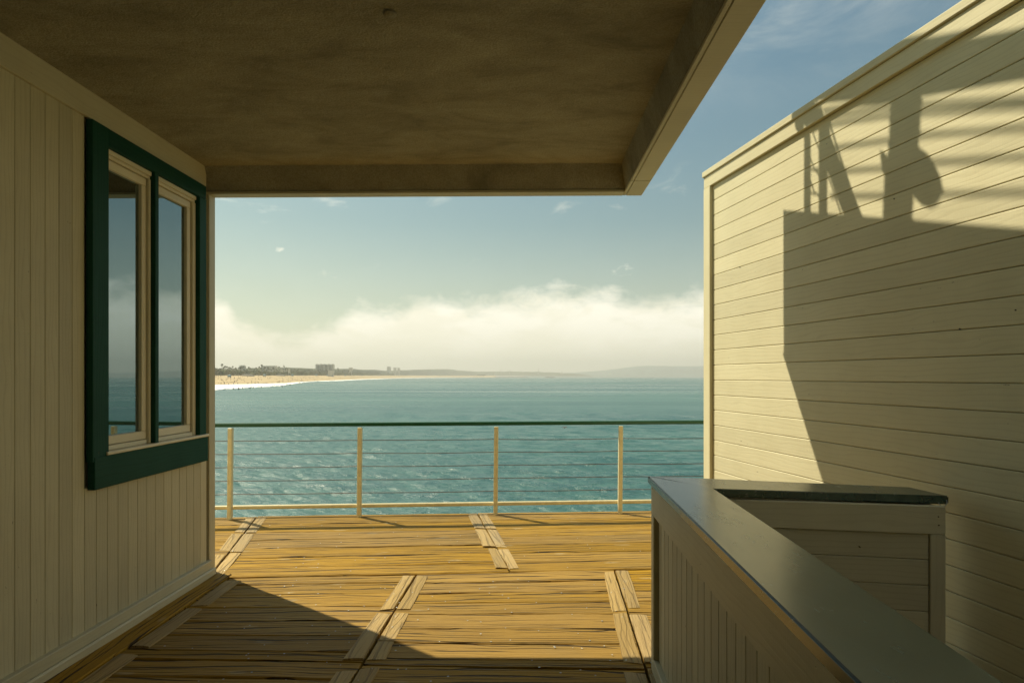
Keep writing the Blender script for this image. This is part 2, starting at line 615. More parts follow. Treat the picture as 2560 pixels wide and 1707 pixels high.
def beam(name, parent, ln, D0, D1, z0, z1, p, T, material, c=0.003):
    """horizontal board on wall ln from D0 to D1, its back at offset p, thickness T outwards"""
    L = (D1 - D0) * ln.k
    x, y = ln.t, UP
    if x.cross(y).dot(ln.n) > 0:
        M = mtx(ln.P(D0, p, z0), x, y)
    else:
        M = mtx(ln.P(D1, p, z0), -x, y)
    return obj(name, bar(L, z1 - z0, T, c, material), parent, M)


def stile(name, parent, ln, D0, D1, z0, z1, p, T, material, c=0.003):
    """vertical board on wall ln"""
    W = (D1 - D0) * ln.k
    x = UP
    if x.cross(ln.t).dot(ln.n) > 0:
        M = mtx(ln.P(D0, p, z0), x, ln.t)
    else:
        M = mtx(ln.P(D1, p, z0), x, -ln.t)
    return obj(name, bar(z1 - z0, W, T, c, material), parent, M)


def src_dir(sx):
    return (sx - 1280.0) / 1707.0


def at_src(sx, sy, D):
    return Vector((src_dir(sx) * D, D, EYE - (sy - 941.0) / 1707.0 * D))


# ------------------------------------------------------------------ sea
SEA_Z = -7.5


def make_sea():
    th = np.concatenate([np.linspace(-math.pi, -0.66, 60, endpoint=False),
                         np.linspace(-0.66, 0.86, 1000, endpoint=False),
                         np.linspace(0.86, math.pi, 55, endpoint=False)])
    R = [4.0]
    while R[-1] < 6000:
        r = R[-1]
        R.append(r + max(0.14, (0.36 if r < 260 else 0.6) * r * r / (9.1 * 683)) if r > 24 else r + 2.5)
    R = np.array(R + [7500, 9500, 12000, 15000])
    dr = np.gradient(R)
    rr, tt = np.meshgrid(R, th, indexing='ij')
    x, y = rr * np.sin(tt), rr * np.cos(tt)
    z = np.zeros_like(x)
    dth = np.gradient(th)
    sp = np.maximum(np.minimum(dr[:, None], 400), rr * dth[None, :] * 0.7)
    main = math.radians(205)                      # swell and chop run towards the shore
    for k in range(64):
        lam = 0.40 * (7.5 / 0.40) ** (k / 63.0)
        a = main + RNG.normal(0, 0.5)
        kx, ky = math.sin(a) * 2 * math.pi / lam, math.cos(a) * 2 * math.pi / lam
        amp = 0.0068 * lam ** 0.70 * RNG.uniform(0.6, 1.35)
        att = np.exp(-(2.1 * sp / lam) ** 2)
        ph = kx * x + ky * y + RNG.uniform(0, 6.28)
        s = np.sin(ph)
        z += amp * att * (s + 0.28 * np.sin(2 * ph + 1.57))
    nr, nt = x.shape
    co = np.stack([x, y, z + SEA_Z], -1).reshape(-1, 3)
    i = np.arange(nr - 1)[:, None] * nt
    j = np.arange(nt)[None, :]
    j2 = (j + 1) % nt
    q = np.stack([i + j, i + j2, i + nt + j2, i + nt + j], -1).reshape(-1, 4)
    me = bpy.data.meshes.new('sea')
    me.vertices.add(len(co))
    me.vertices.foreach_set('co', co.ravel())
    me.loops.add(q.size)
    me.loops.foreach_set('vertex_index', q[:, ::-1].ravel().astype(np.int32))
    me.polygons.add(len(q))
    me.polygons.foreach_set('loop_start', np.arange(0, q.size, 4, dtype=np.int32))
    me.polygons.foreach_set('use_smooth', np.ones(len(q), dtype=bool))
    me.update(calc_edges=True)
    me.validate()
    me.materials.append(SEA)
    if me.polygons[0].normal.z < 0:
        me.flip_normals()
    o = obj('sea', me)
    o['kind'] = 'structure'


make_sea()

# ------------------------------------------------------------------ coast: stations along the bay, one per bearing
ST = [  # src x, D of the surf's outer edge, inner edge, tree line
    (-900, 150, 235, 520), (-150, 240, 370, 760), (250, 320, 500, 950), (533, 431, 699, 1150), (622, 530, 770, 1320), (711, 647, 884, 1500),
    (796, 1250, 1334, 1900), (860, 1412, 1700, 2400), (945, 2350, 2800, 3500), (1020, 3700, 4300, 5000),
    (1100, 5000, 5700, 6400), (1240, 6500, 7200, 8000)]


def coast(sx, col):
    return float(np.interp(sx, [s[0] for s in ST], [s[col] for s in ST]))


def ground_z(sx, D):
    a, b = coast(sx, 2), coast(sx, 3)
    f = (D - a) / (b - a)
    zt = EYE + 2.5 * b / 1707.0
    return SEA_Z + 0.5 + (zt - SEA_Z - 0.5) * max(-0.2, min(1.0, f))


def make_coast():
    xs = sorted(set(list(np.linspace(-900, 500, 15)) + list(np.linspace(520, 1240, 60))))
    fr = [-0.12, 0.0, 0.15, 0.35, 0.6, 0.8, 1.0]
    v, f = [], []
    for sx in xs:
        a, b = coast(sx, 2), coast(sx, 3)
        for q in fr:
            D = a + (b - a) * q
            v.append((src_dir(sx) * D, D, ground_z(sx, D)))
        D = b * 1.6
        v.append((src_dir(sx) * D, D, ground_z(sx, b)))
    n = len(fr) + 1
    for i in range(len(xs) - 1):
        for k in range(n - 1):
            f.append((i * n + k, (i + 1) * n + k, (i + 1) * n + k + 1, i * n + k + 1))
    o = obj('beach', mesh_from('beach', v, f, SANDM, True))
    o['kind'] = 'structure'
    # surf: thick white wash with a ragged outer edge
    v, f = [], []
    xs = np.linspace(-600, 1180, 420)
    n1 = 0
    for i, sx in enumerate(xs):
        a, b = coast(sx, 1), coast(sx, 2)
        w = math.sin(i * 0.9) * 0.3 + math.sin(i * 0.37 + 1) * 0.4 + random.uniform(-.4, .4)
        a2 = a * (1 + 0.012 * w)
        b2 = b * (1.0 + 0.01 * math.sin(i * .5))
        row = [(a2, SEA_Z - 0.3), (a2 * 1.004, SEA_Z + 0.5 + 0.25 * w), (a + (b - a) * .35, SEA_Z + 0.35), (a + (b - a) * .7, SEA_Z + 0.5), (b2, SEA_Z + 0.62)]
        n1 = len(row)
        v += [(src_dir(sx) * D, D, z) for D, z in row]
    for i in range(len(xs) - 1):
        for k in range(n1 - 1):
            f.append((i * n1 + k, (i + 1) * n1 + k, (i + 1) * n1 + k + 1, i * n1 + k + 1))
    o = obj('surf', mesh_from('surf', v, f, FOAM))
    o['kind'] = 'structure'


make_coast()


def ridge(name, pts, D_of, base_y, depth, rough, seed, material=None):
    """land mound whose skyline runs through the given image heights, D_of(sx) away"""
    rg = np.random.default_rng(seed)
    xs = np.linspace(pts[0][0], pts[-1][0], 150)
    ys = np.interp(xs, [p[0] for p in pts], [p[1] for p in pts])
    bumps = np.convolve(rg.normal(0, 1, 158), np.ones(3) / 3, 'same')[4:154]
    v, f = [], []
    prof = [(0.0, 0.0), (0.3, 0.35), (0.65, 0.8), (1.0, 1.0), (1.4, 0.9), (2.0, 0.2)]
    for i, sx in enumerate(xs):
        D = D_of(sx)
        zt = EYE - (ys[i] + bumps[i] * rough - 941) / 1707 * (D + depth)
        zb = EYE - (base_y - 941) / 1707 * D
        for q, h in prof:
            d2 = D + depth * q
            jit = rg.normal(0, 0.03) if 0 < q < 1 else 0
            v.append((src_dir(sx) * d2, d2, zb + (zt - zb) * (h + jit)))
    n = len(prof)
    for i in range(len(xs) - 1):
        for k in range(n - 1):
            f.append((i * n + k, (i + 1) * n + k, (i + 1) * n + k + 1, i * n + k + 1))
    o = obj(name, mesh_from(name, v, f, material or HILLM))
    o['kind'] = 'structure'
    return o


ridge('city_hills', [(-400, 905), (250, 915), (533, 922), (640, 920), (720, 918), (800, 921), (880, 922), (960, 926), (1010, 926)],
      lambda sx: coast(sx, 3) * 1.22, 938.2, 200, 0.7, 3)
ridge('wooded_hill', [(955, 931), (1000, 925.5), (1060, 923.5), (1120, 922.5), (1160, 926.5), (1200, 929.2), (1280, 928.5), (1345, 929.5),
                      (1400, 931.5), (1450, 934.5), (1480, 940)], lambda sx: 8300 if sx > 1240 else coast(sx, 3) * 1.05 + 50, 939.5, 350, 0.45, 5)
ridge('far_headland', [(1310, 939), (1400, 932.5), (1440, 930.5), (1500, 926.5), (1550, 921), (1590, 915.5), (1620, 914), (1700, 915.3), (1766, 915), (1850, 916.5),
                       (2000, 921), (2300, 930), (2600, 940)], lambda sx: 10800, 942.3, 1500, 0.22, 9, HEADLAND_HAZED)

# ------------------------------------------------------------------ pier deck
def wood_piece(name, quad, z, thick, material, parent, wob=0.006, seed=0, xdir=None, cup=0.003, tilt=0.0):
    """plank over a plan quad (a0, a1 along the near edge, b0, b1 along the far edge) with uneven edges"""
    rg = random.Random(seed)
    a0, a1, b0, b1 = [Vector((q[0], q[1], 0)) for q in quad]
    cen = (a0 + a1 + b0 + b1) / 4
    x = ((a1 - a0) + (b1 - b0)).normalized()
    M = mtx((cen.x, cen.y, z), x, Vector((-x.y, x.x, 0)))
    Mi = M.inverted()
    L = (a1 - a0).length
    nx = max(2, min(22, int(L / 0.16)))
    vv = [0.0, 0.035, 0.35, 0.65, 0.965, 1.0]
    verts, faces = [], []
    ph = [rg.uniform(0, 6.3) for _ in range(8)]
    for i in range(nx + 1):
        u = i / nx
        s = u * L
        w0 = wob * (math.sin(s * 5 + ph[0]) + 0.7 * math.sin(s * 13 + ph[1]) + rg.uniform(-.7, .7))
        w1 = wob * (math.sin(s * 4.3 + ph[2]) + 0.7 * math.sin(s * 11 + ph[3]) + rg.uniform(-.7, .7))
        bow = 0.0022 * math.sin(s * 1.7 + ph[4]) + 0.0012 * math.sin(s * 6 + ph[5])
        near, far = a0.lerp(a1, u), b0.lerp(b1, u)
        wd = (far - near)
        wl = wd.length
        for k, t_ in enumerate(vv):
            p = near.lerp(far, t_) + wd / wl * (w0 * (1 - t_) * 0.6 + w1 * t_ * 0.6)
            q = Mi @ Vector((p.x, p.y, z))
            zz = bow + cup * (2 * t_ - 1) ** 2 + tilt * (t_ - .5) + rg.uniform(-.0008, .0008)
            if k in (0, 5):
                zz -= 0.007
            verts.append((q.x, q.y, zz))
    n = len(vv)
    for i in range(nx):
        for k in range(n - 1):
            faces.append((i * n + k, (i + 1) * n + k, (i + 1) * n + k + 1, i * n + k + 1))
    top = len(verts)
    rim = [i * n for i in range(nx + 1)] + [nx * n + k for k in range(1, n)] + [i * n + n - 1 for i in range(nx - 1, -1, -1)] + [k for k in range(n - 2, 0, -1)]
    for r in rim:
        verts.append((verts[r][0], verts[r][1], -thick))
    m_ = len(rim)
    for k in range(m_):
        faces.append((rim[(k + 1) % m_], rim[k], top + k, top + (k + 1) % m_))
    o = obj(name, mesh_from(name, verts, faces, material), parent, M)
    return o


deck = thing('pier_deck', 'weathered timber pier deck', 'deck', (0, 2, -0.3))
for k_ in ('label', 'category'):
    del deck[k_]
deck['kind'] = 'structure'


def farline(c, X):                 # far section: plank lines D = c + 0.076 * X
    return c + 0.076 * X


FS = [(-9.0, 5.85, -.2), (-7.3, 5.85, -.2), (-4.9, 5.85, -.2), (-2.50, 5.848, -.21), (-0.029, 5.676, -.162), (2.42, 5.85, -.16), (4.85, 6.0, -.16), (7.3, 6.0, -.16)]
def seam_hit(s, c):
    x0, d0, m = s
    # X = x0 + m (D - d0), D = c + .076 X
    X = (x0 + m * (c - d0)) / (1 - m * 0.076)
    return (X, farline(c, X))


edge_far = [5.61, 5.90, 6.19, 6.50, 6.86, 7.21, 7.60, 8.05]
sid = 0
for bi in range(len(FS) - 1):
    eds = [e_ + random.uniform(-.035, .035) for e_ in edge_far]
    eds[0], eds[-1] = edge_far[0], edge_far[-1]
    for r in range(len(eds) - 1):
        g = 0.006
        q = [seam_hit(FS[bi], eds[r] + g), seam_hit(FS[bi + 1], eds[r] + g), seam_hit(FS[bi], eds[r + 1] - g), seam_hit(FS[bi + 1], eds[r + 1] - g)]
        q[0] = (q[0][0] + .008, q[0][1]); q[2] = (q[2][0] + .008, q[2][1])
        q[1] = (q[1][0] - .008, q[1][1]); q[3] = (q[3][0] - .008, q[3][1])
        sid += 1
        wood_piece('plank', q, random.uniform(-.004, 0.0), 0.07, PLANK, deck, seed=sid, tilt=random.uniform(-.004, .004))

# near section: planks fan from the far section's direction to the near building's
NS = [(-8.7, 4.6, .03), (-7.1, 4.6, .03), (-5.5, 4.6, .03), (-3.9, 4.6, .03), (-2.255, 4.6, .02), (-.806, 4.6, .035), (.785, 4.6, .06), (2.4, 4.6, .06), (4.0, 4.6, .06), (5.6, 4.6, .06), (7.2, 4.6, .06)]


def near_m(c):
    return 0.076 + (-0.035 - 0.076) * max(0, min(1, (5.55 - c) / 1.6))


def nseam_hit(s, c):
    x0, d0, m = s
    k = near_m(c)
    X = (x0 + m * (c - d0)) / (1 - m * k)
    return (X, c + k * X)


edges_left = [5.59, 5.38, 5.09, 4.78, 4.48, 4.20, 3.93, 3.80, 3.58, 3.33]
edges_right = [5.59, 5.33, 5.07, 4.85, 4.60, 4.33, 4.09, 3.86, 3.76, 3.52]
for bi in range(len(NS) - 1):
    eds = list(edges_right if bi >= 5 else edges_left)
    if bi not in (4, 5):
        eds = [eds[0]] + [e_ + random.uniform(-.03, .03) for e_ in eds[1:]]
    while eds[-1] > -4.2:
        eds.append(eds[-1] - random.uniform(.25, .31))
    for r in range(len(eds) - 1):
        g = 0.006
        q = [nseam_hit(NS[bi], eds[r + 1] + g), nseam_hit(NS[bi + 1], eds[r + 1] + g), nseam_hit(NS[bi], eds[r] - g), nseam_hit(NS[bi + 1], eds[r] - g)]
        q[0] = (q[0][0] + .008, q[0][1]); q[2] = (q[2][0] + .008, q[2][1])
        q[1] = (q[1][0] - .008, q[1][1]); q[3] = (q[3][0] - .008, q[3][1])
        if max(p[0] for p in q) < -2.75 and min(p[1] for p in q) < 5.2:
            continue                                   # under the left building
        sid += 1
        wood_piece('plank', q, random.uniform(-.004, 0.0), 0.07, PLANK, deck, seed=sid, tilt=random.uniform(-.004, .004))


def batten_pair(hit, seam, c0, c1, w=0.105, z=0.006, sides=(-1, 1)):
    global sid
    for s in sides:
        sid += 1
        p0, p1 = hit(seam, c0), hit(seam, c1)
        g = 0.004 + random.uniform(-.002, .006)
        w2 = w * random.uniform(0.9, 1.12)
        cut0, cut1 = random.uniform(-.03, .03), random.uniform(-.03, .03)
        if s < 0:
            quad = [(p0[0] - g, p0[1] + cut0), (p1[0] - g, p1[1] + cut1), (p0[0] - g - w2, p0[1] + cut0 + random.uniform(-.03, .03)), (p1[0] - g - w2 * random.uniform(.85, 1.1), p1[1] + cut1 + random.uniform(-.03, .03))]
        else:
            quad = [(p0[0] + g + w2 * random.uniform(.85, 1.1), p0[1] + cut0 + random.uniform(-.03, .03)), (p1[0] + g + w2, p1[1] + cut1 + random.uniform(-.03, .03)), (p0[0] + g, p0[1] + cut0), (p1[0] + g, p1[1] + cut1)]
        wood_piece('batten', quad, z + random.uniform(0, .003), z + 0.004, BATTEN, deck, wob=0.004, seed=sid, cup=-0.002)


for si in (2, 3, 4, 5):
    for (a, b) in ((5.66, 6.36), (6.40, 7.16), (7.20, 8.0)):
        batten_pair(seam_hit, FS[si], a + .02, b - .02)
for si in (5, 6, 7):
    for (a, b) in ((5.56, 4.66), (4.61, 3.80), (3.70, 2.85), (2.8, 1.9), (1.85, 1.0), (.95, .1), (.05, -.8)):
        batten_pair(nseam_hit, NS[si], b + .02, a - .02)
for (a, b) in ((5.50, 4.80), (4.73, 3.95), (3.88, 3.05), (3.0, 2.1), (2.05, 1.2), (1.15, .2)):
    batten_pair(nseam_hit, NS[4], b + .02, a - .02, w=0.12, sides=(1,))
# wide kick plank laid along the foot of the left wall
wood_piece('edge_plank', [(-2.285, 1.0), (-2.262, 5.5), (-2.44, 1.0), (-2.43, 5.5)][0:4], 0.012, 0.02, PLANK, deck, wob=0.003, seed=991)

subd = prism([(-9, -4.3), (7.2, -4.3), (7.2, 8.5), (-9, 7.3)], -0.40, -0.078, DARKWOOD, 'deck_beams')
obj('deck_framing', subd, deck)
# edge board and piles
pe0, pe1 = Vector((-9, farline(8.06, -9), 0)), Vector((7.2, farline(8.06, 7.2), 0))
obj('edge_board', bar((pe1 - pe0).length, 0.34, 0.05, 0.006, DARKWOOD), deck, mtx(pe0 + Vector((0, 0.05, -0.36)), pe1 - pe0, UP))
for X in (-8, -4.5, -1, 2.5, 6):
    for D in (7.3, 3.0, -2.0):
        obj('pile', tube_mesh('pile', [(X, D + .06 * X, SEA_Z - 1.0), (X, D + .06 * X, -0.40)], 0.2, DARKWOOD, 10), deck)
# screw heads
v, f = [], []
for _ in range(230):
    if random.random() < 0.6:
        X, D = random.uniform(-2.1, 1.6), random.uniform(3.3, 5.4)
    else:
        X, D = random.uniform(-3, 1.8), random.uniform(5.6, 8.0)
    b0 = len(v)
    rr = random.uniform(.004, .007)
    for k in range(6):
        v.append((X + rr * math.cos(k * math.pi / 3), D + rr * math.sin(k * math.pi / 3), 0.0075))
    v.append((X, D, 0.0095))
    f += [(b0 + k, b0 + (k + 1) % 6, b0 + 6) for k in range(6)]
o = obj('screw_heads', mesh_from('screw_heads', v, f, STEEL), deck)
o['kind'] = 'stuff'

# ------------------------------------------------------------------ left building with its canopy
LW = Line(-2.5615, 0.0205)
hall = thing('pier_building', 'beige board-clad pier building with a stucco canopy and a green-trimmed window', 'building', (-2.6, 3.5, 0))
# body behind the boards
pl = [LW.P(-4, -0.031, 0), LW.P(5.565, -0.031, 0)]
body = prism([(pl[0].x, pl[0].y), (pl[1].x, pl[1].y), (-8.0, 5.68), (-8.0, -4)], 0.0, 3.40, BEIGE_SMOOTH_SHADED, 'wall_core')
obj('wall_core', body, hall)
WIN0, WIN1 = 3.971, 5.385
GB = 0.1083
k = 0
Dg = 3.42 - GB * 60
while Dg < 5.40:
    d0, d1 = Dg, min(Dg + GB, 5.475)
    if d1 - d0 > 0.02:
        if d1 <= WIN0 + 0.02 or d0 >= WIN1:
            stile('siding_board', hall, LW, d0 + .001, d1 - .001, 0.12, 3.11, -0.03, 0.03, BEIGE_SHADED, 0.0035)
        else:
            stile('siding_board', hall, LW, d0 + .001, d1 - .001, 0.12, 0.95, -0.03, 0.03, BEIGE_SHADED, 0.0035)
    Dg += GB
stile('corner_board', hall, LW, 5.497, 5.60, 0.0, 3.063, -0.03, 0.042, BEIGE_SMOOTH_SHADED)
beam('frieze_board', hall, LW, -4, 5.425, 3.105, 3.29, 0.0, 0.022, BEIGE_SMOOTH_SHADED)
beam('base_board', hall, LW, -4, 5.50, 0.0, 0.125, -0.02, 0.055, BEIGE_SMOOTH_SHADED, 0.004)
beam('base_moulding', hall, LW, -4, 5.515, 0.0, 0.062, 0.036, 0.026, BEIGE_SMOOTH_SHADED, 0.008)
# window: the casing is the part, everything in it a sub-part
def merge_bars(name, parts, material):
    vs_, fs = [], []
    for me, M in parts:
        b0 = len(vs_)
        vs_ += [M @ v_.co for v_ in me.vertices]
        fs += [tuple(b0 + i for i in p.vertices) for p in me.polygons]
    return mesh_from(name, vs_, fs, material)


def stile_M(ln, D0, D1, z0, p):
    if UP.cross(ln.t).dot(ln.n) > 0:
        return mtx(ln.P(D0, p, z0), UP, ln.t)
    return mtx(ln.P(D1, p, z0), UP, -ln.t)


win = stile('window', hall, LW, 3.971, 4.127, 1.10, 3.098, 0.0, 0.042, GREEN, 0.004)
win['label'] = 'tall two-sash window in a dark green casing'
beam('head_casing', win, LW, 4.128, 5.385, 2.99, 3.098, 0.0, 0.040, GREEN, 0.004)
stile('casing_stile', win, LW, 5.275, 5.385, 1.148, 2.989, 0.0, 0.042, GREEN, 0.004)
stile('mullion', win, LW, 4.646, 4.690, 1.148, 2.989, -0.012, 0.052, GREEN, 0.003)
beam('apron', win, LW, 3.985, 5.405, 0.936, 1.128, 0.0, 0.046, GREEN, 0.004)
beam('sill', win, LW, 4.10, 5.412, 1.128, 1.148, -0.03, 0.082, SASH, 0.004)
beam('back_panel', win, LW, 4.10, 5.29, 1.12, 3.0, -0.075, 0.01, DARKWOOD, 0.001)


def sash(D0, D1, first):
    z0, z1 = 1.149, 2.99
    # jamb lining
    beam('jamb_head', win, LW, D0, D1, z1 - 0.03, z1 - .001, -0.06, 0.075, SASH, 0.003)
    beam('jamb_head', win, LW, D0, D1, z1 - 0.052, z1 - 0.031, -0.06, 0.064, SASH, 0.003)
    stile('jamb', win, LW, D0, D0 + 0.02, z0, z1 - 0.053, -0.06, 0.070, SASH, 0.003)
    stile('jamb', win, LW, D1 - 0.045 if not first else D1 - 0.025, D1, z0, z1 - 0.053, -0.06, 0.070, SASH, 0.003)
    beam('jamb_foot', win, LW, D0 + .021, D1 - .046, z0, z0 + 0.028, -0.06, 0.066, SASH, 0.003)
    a0, a1 = D0 + 0.024, D1 - (0.03 if first else 0.05)
    b0, b1 = z0 + 0.031, z1 - 0.056
    beam('sash', win, LW, a0, a1, b0, b0 + 0.055, -0.055, 0.048, SASH, 0.004)
    beam('sash_rail', win, LW, a0, a1, b1 - 0.052, b1, -0.055, 0.048, SASH, 0.004)
    stile('sash_stile', win, LW, a0, a0 + 0.05, b0 + .056, b1 - .053, -0.055, 0.048, SASH, 0.004)
    stile('sash_stile', win, LW, a1 - 0.05, a1, b0 + .056, b1 - .053, -0.055, 0.048, SASH, 0.004)
    beam('pane', win, LW, a0 + 0.045, a1 - 0.045, b0 + 0.05, b1 - 0.047, -0.040, 0.010, GLASS, 0.001)


sash(4.129, 4.645, True)
sash(4.691, 5.274, False)

# canopy: stucco soffit, downstand beams, pale trim boards under the beams, parapet above
CX = 1.05                                  # outer right edge at D = 5.6
u = Vector((1, -0.0205, 0))


def CP(a, b, z):
    """canopy frame: a metres right of the left wall corner line, b metres in front (towards camera) of the outer face"""
    o_ = Vector((-2.447, 5.60, 0))
    return o_ + u * a + Vector((-0.0205, -1, 0)) * b + Vector((0, 0, z))


AW = CX + 2.447                            # outer width of the canopy
SOFF = 3.262


def hexa(name, lo, hi, material, bev=0.004):
    """solid from bottom quad lo and top quad hi (both counter-clockwise seen from above)"""
    v_ = [tuple(p) for p in lo] + [tuple(p) for p in hi]
    f_ = [(3, 2, 1, 0), (4, 5, 6, 7)] + [(k_, (k_ + 1) % 4, 4 + (k_ + 1) % 4, 4 + k_) for k_ in range(4)]
    me = mesh_from(name, v_, f_, material)
    bm = bmesh.new(); bm.from_mesh(me)
    bmesh.ops.recalc_face_normals(bm, faces=bm.faces[:])
    bm.to_mesh(me); bm.free()
    if bev:
        bevel_mesh(me, bev, 2)
    return me


def slab(name, a0, a1, b0, b1, z0, z1, material, bev=0.004):
    return hexa(name, [CP(a0, b1, z0), CP(a1, b1, z0), CP(a1, b0, z0), CP(a0, b0, z0)],
                [CP(a0, b1, z1), CP(a1, b1, z1), CP(a1, b0, z1), CP(a0, b0, z1)], material, bev)


BACK = 9.6
rw0, rw1 = LW.P(-3.3, 0.0, 0), Vector((2.95, -3.5, 0))
rdir = (rw1 - rw0).normalized()
rl = (rw1 - rw0).length
obj('added_rear_wall', bar(rl, 3.255, 0.12, 0.002, BEIGE), hall, mtx(rw1 + Vector((0, -.1, 0)), -rdir, UP))  # added out of view behind the camera to cut the light from there
obj('added_rear_door', bar(0.95, 2.1, 0.14, 0.004, GREEN), hall, mtx(rw0 + rdir * 2.6 + Vector((0, -.1, .02)), -rdir, UP))  # made-up door in the added wall
ceil = slab('soffit', -0.11, AW - 0.15, 0.10, BACK, SOFF, 3.40, STUCCO, 0)
obj('soffit', ceil, hall)
# front downstand beam: inner face slopes back as it rises
fb = hexa('front_beam', [CP(-.085, .118, 3.083), CP(AW - .150, .118, 3.083), CP(AW - .150, 0.004, 3.083), CP(-.085, 0.004, 3.083)],
          [CP(-.085, .215, 3.275), CP(AW - .150, .215, 3.275), CP(AW - .150, 0.004, 3.275), CP(-.085, 0.004, 3.275)], STUCCO, 0.004)
obj('front_beam', fb, hall)
sb = hexa('side_beam', [CP(AW - .152, BACK, 3.083), CP(AW - .004, BACK, 3.083), CP(AW - .004, .004, 3.083), CP(AW - .152, .004, 3.083)],
          [CP(AW - .195, BACK, 3.275), CP(AW - .004, BACK, 3.275), CP(AW - .004, .004, 3.275), CP(AW - .195, .004, 3.275)], STUCCO, 0.004)
obj('side_beam', sb, hall)
obj('beam_trim', slab('beam_trim', -.02, AW - .154, 0.0, .122, 3.063, 3.082, BEIGE_SMOOTH_SHADED, 0.003), hall)
for (b0, b1) in ((0.0, .42), (.424, 3.9), (3.904, BACK)):
    obj('beam_trim', slab('beam_trim', AW - .126, AW, b0, b1, 3.063, 3.082, BEIGE_SMOOTH_SHADED, 0.003), hall)
    obj('beam_trim', slab('beam_trim', AW - .153, AW - .128, b0 + (.0 if b0 else .0), b1, 3.065, 3.082, BEIGE_SMOOTH_SHADED, 0.003), hall)
TOPZ = 4.085
obj('roof_slab', slab('roof_slab', -5.4, AW - .06, 0.05, BACK, 3.40, 3.50, BUILDC, 0), hall)
obj('parapet_fascia', slab('parapet_fascia', -5.5, AW - .002, 0.002, 0.046, 3.278, TOPZ, BEIGE_SMOOTH), hall)
obj('parapet_fascia', slab('parapet_fascia', AW - .048, AW - .002, 0.048, BACK, 3.278, TOPZ, BEIGE_SMOOTH), hall)
# screws along the top of the front beam, round patch on the soffit
for (sx, sy) in ((751, 416), (1311, 418)):
    p = at_src(sx, sy, 5.40)
    obj('bolt_head', tube_mesh('bolt_head', [p + Vector((0, .03, 0)), p + Vector((0, -.015, 0))], 0.012, NAIL, 8), hall)
p = Vector((src_dir(975) * 3.12, 3.12, SOFF))
obj('cover_plate', bevel_mesh(tube_mesh('cover_plate', [p, p - Vector((0, 0, 0.012))], 0.030, STUCCO, 18), 0.003), hall)

# ------------------------------------------------------------------ right building: lapped board wall
RWX = 2.725
K = RWX / 2.68                              # scale about the eye point
RW = Line(RWX, -0.1705, -1)


def Zk(z):
    return EYE + (z - EYE) * K


shed = thing('clapboard_building', 'cream building with wide horizontal board siding in sun and shadow', 'building', (2.9, 2.5, 0))
RB = -3.0
pr = [RW.P(RB, -0.031, 0), RW.P(5.86 * K, -0.031, 0)]
far_r = RW.P(5.86 * K, -3.4, 0)
near_r = RW.P(RB, -3.4, 0)
obj('wall_core', prism([(pr[0].x, pr[0].y), (pr[1].x, pr[1].y), (far_r.x, far_r.y), (near_r.x, near_r.y)], 0.0, Zk(3.30), BEIGE_SMOOTH, 'wall_core'), shed)
BS = 0.126 * K
for kk in range(-1, 27):
    z1 = Zk(3.082) - BS * kk
    z0 = max(z1 - BS, 0.02)
    if z1 < 0.05:
        break
    if z1 > Zk(3.2):
        z1 = Zk(3.21) - 0.0015
    beam('siding_board', shed, RW, RB, 5.765 * K, z0 + .0015, z1 - .0015, -0.03, 0.03, BEIGE, 0.0035)
stile('corner_board', shed, RW, 5.768 * K, 5.885 * K, 0.0, Zk(3.21) - .002, -0.03, 0.058, BEIGE_SMOOTH)
beam('frieze_board', shed, RW, RB, 5.885 * K, Zk(3.21), Zk(3.306), -0.03, 0.055, BEIGE_SMOOTH)
beam('cap_board', shed, RW, RB, 5.895 * K, Zk(3.307), Zk(3.356), -0.06, 0.098, BEIGE_SMOOTH, 0.005)
obj('roof_deck', prism([(pr[0].x + .02, pr[0].y), (pr[1].x + .02, pr[1].y), (far_r.x, far_r.y), (near_r.x, near_r.y)], Zk(3.301), Zk(3.35), BUILDC, 'roof_deck'), shed)
for (sx, sy) in ((2236, 497), (2540, 775), (1850, 668), (2400, 822)):     # nail heads left in the boards
    q = src_dir(sx)
    D = RWX / (q + 0.1705)
    p = at_src(sx, sy, D)
    obj('nail_head', tube_mesh('nail_head', [p - RW.n * .004, p + RW.n * .004], 0.0035, NAIL, 6), shed)

# ------------------------------------------------------------------ L-shaped stair parapet in front of it
AL = Line(0.5575, 0.05, -1)                 # left edge of the long arm's cap
low = thing('parapet_wall', 'low L-shaped beige parapet with a worn green gloss cap', 'low wall', (0.85, 2.0, 0))
CT = 1.055
cw = 0.262
NEARD = -1.4
pA = AL.P(NEARD, 0, 0); pB = AL.P(3.75, 0, 0); pC = AL.P(3.357, -cw, 0); pD = AL.P(NEARD, -cw, 0)
BD = Vector((1, -0.2, 0)).normalized()
BN = Vector((-0.2, -1, 0)).normalized()     # towards the camera


def cap_mesh(poly, z0, z1):
    me = prism([(p.x, p.y) for p in poly], z0, z1, CAP, 'cap')
    return bevel_mesh(me, 0.006, 2)


obj('cap', cap_mesh([pA, pB, pC, pD], CT - 0.040, CT), low)
eB = Vector((2.033, 3.492, 0)); eF = Vector((2.073, 3.235, 0))
pB2 = pB + Vector((0.004, -0.002, 0)); pC2 = pC + Vector((0.004, 0.0, 0))
cap2 = cap_mesh([pC2, pB2, eB, eF], CT - 0.040, CT)
for vv in cap2.vertices:
    vv.co.z -= 0.020 * max(0, (vv.co.x - 0.75) / 1.3)
obj('cap', cap2, low)
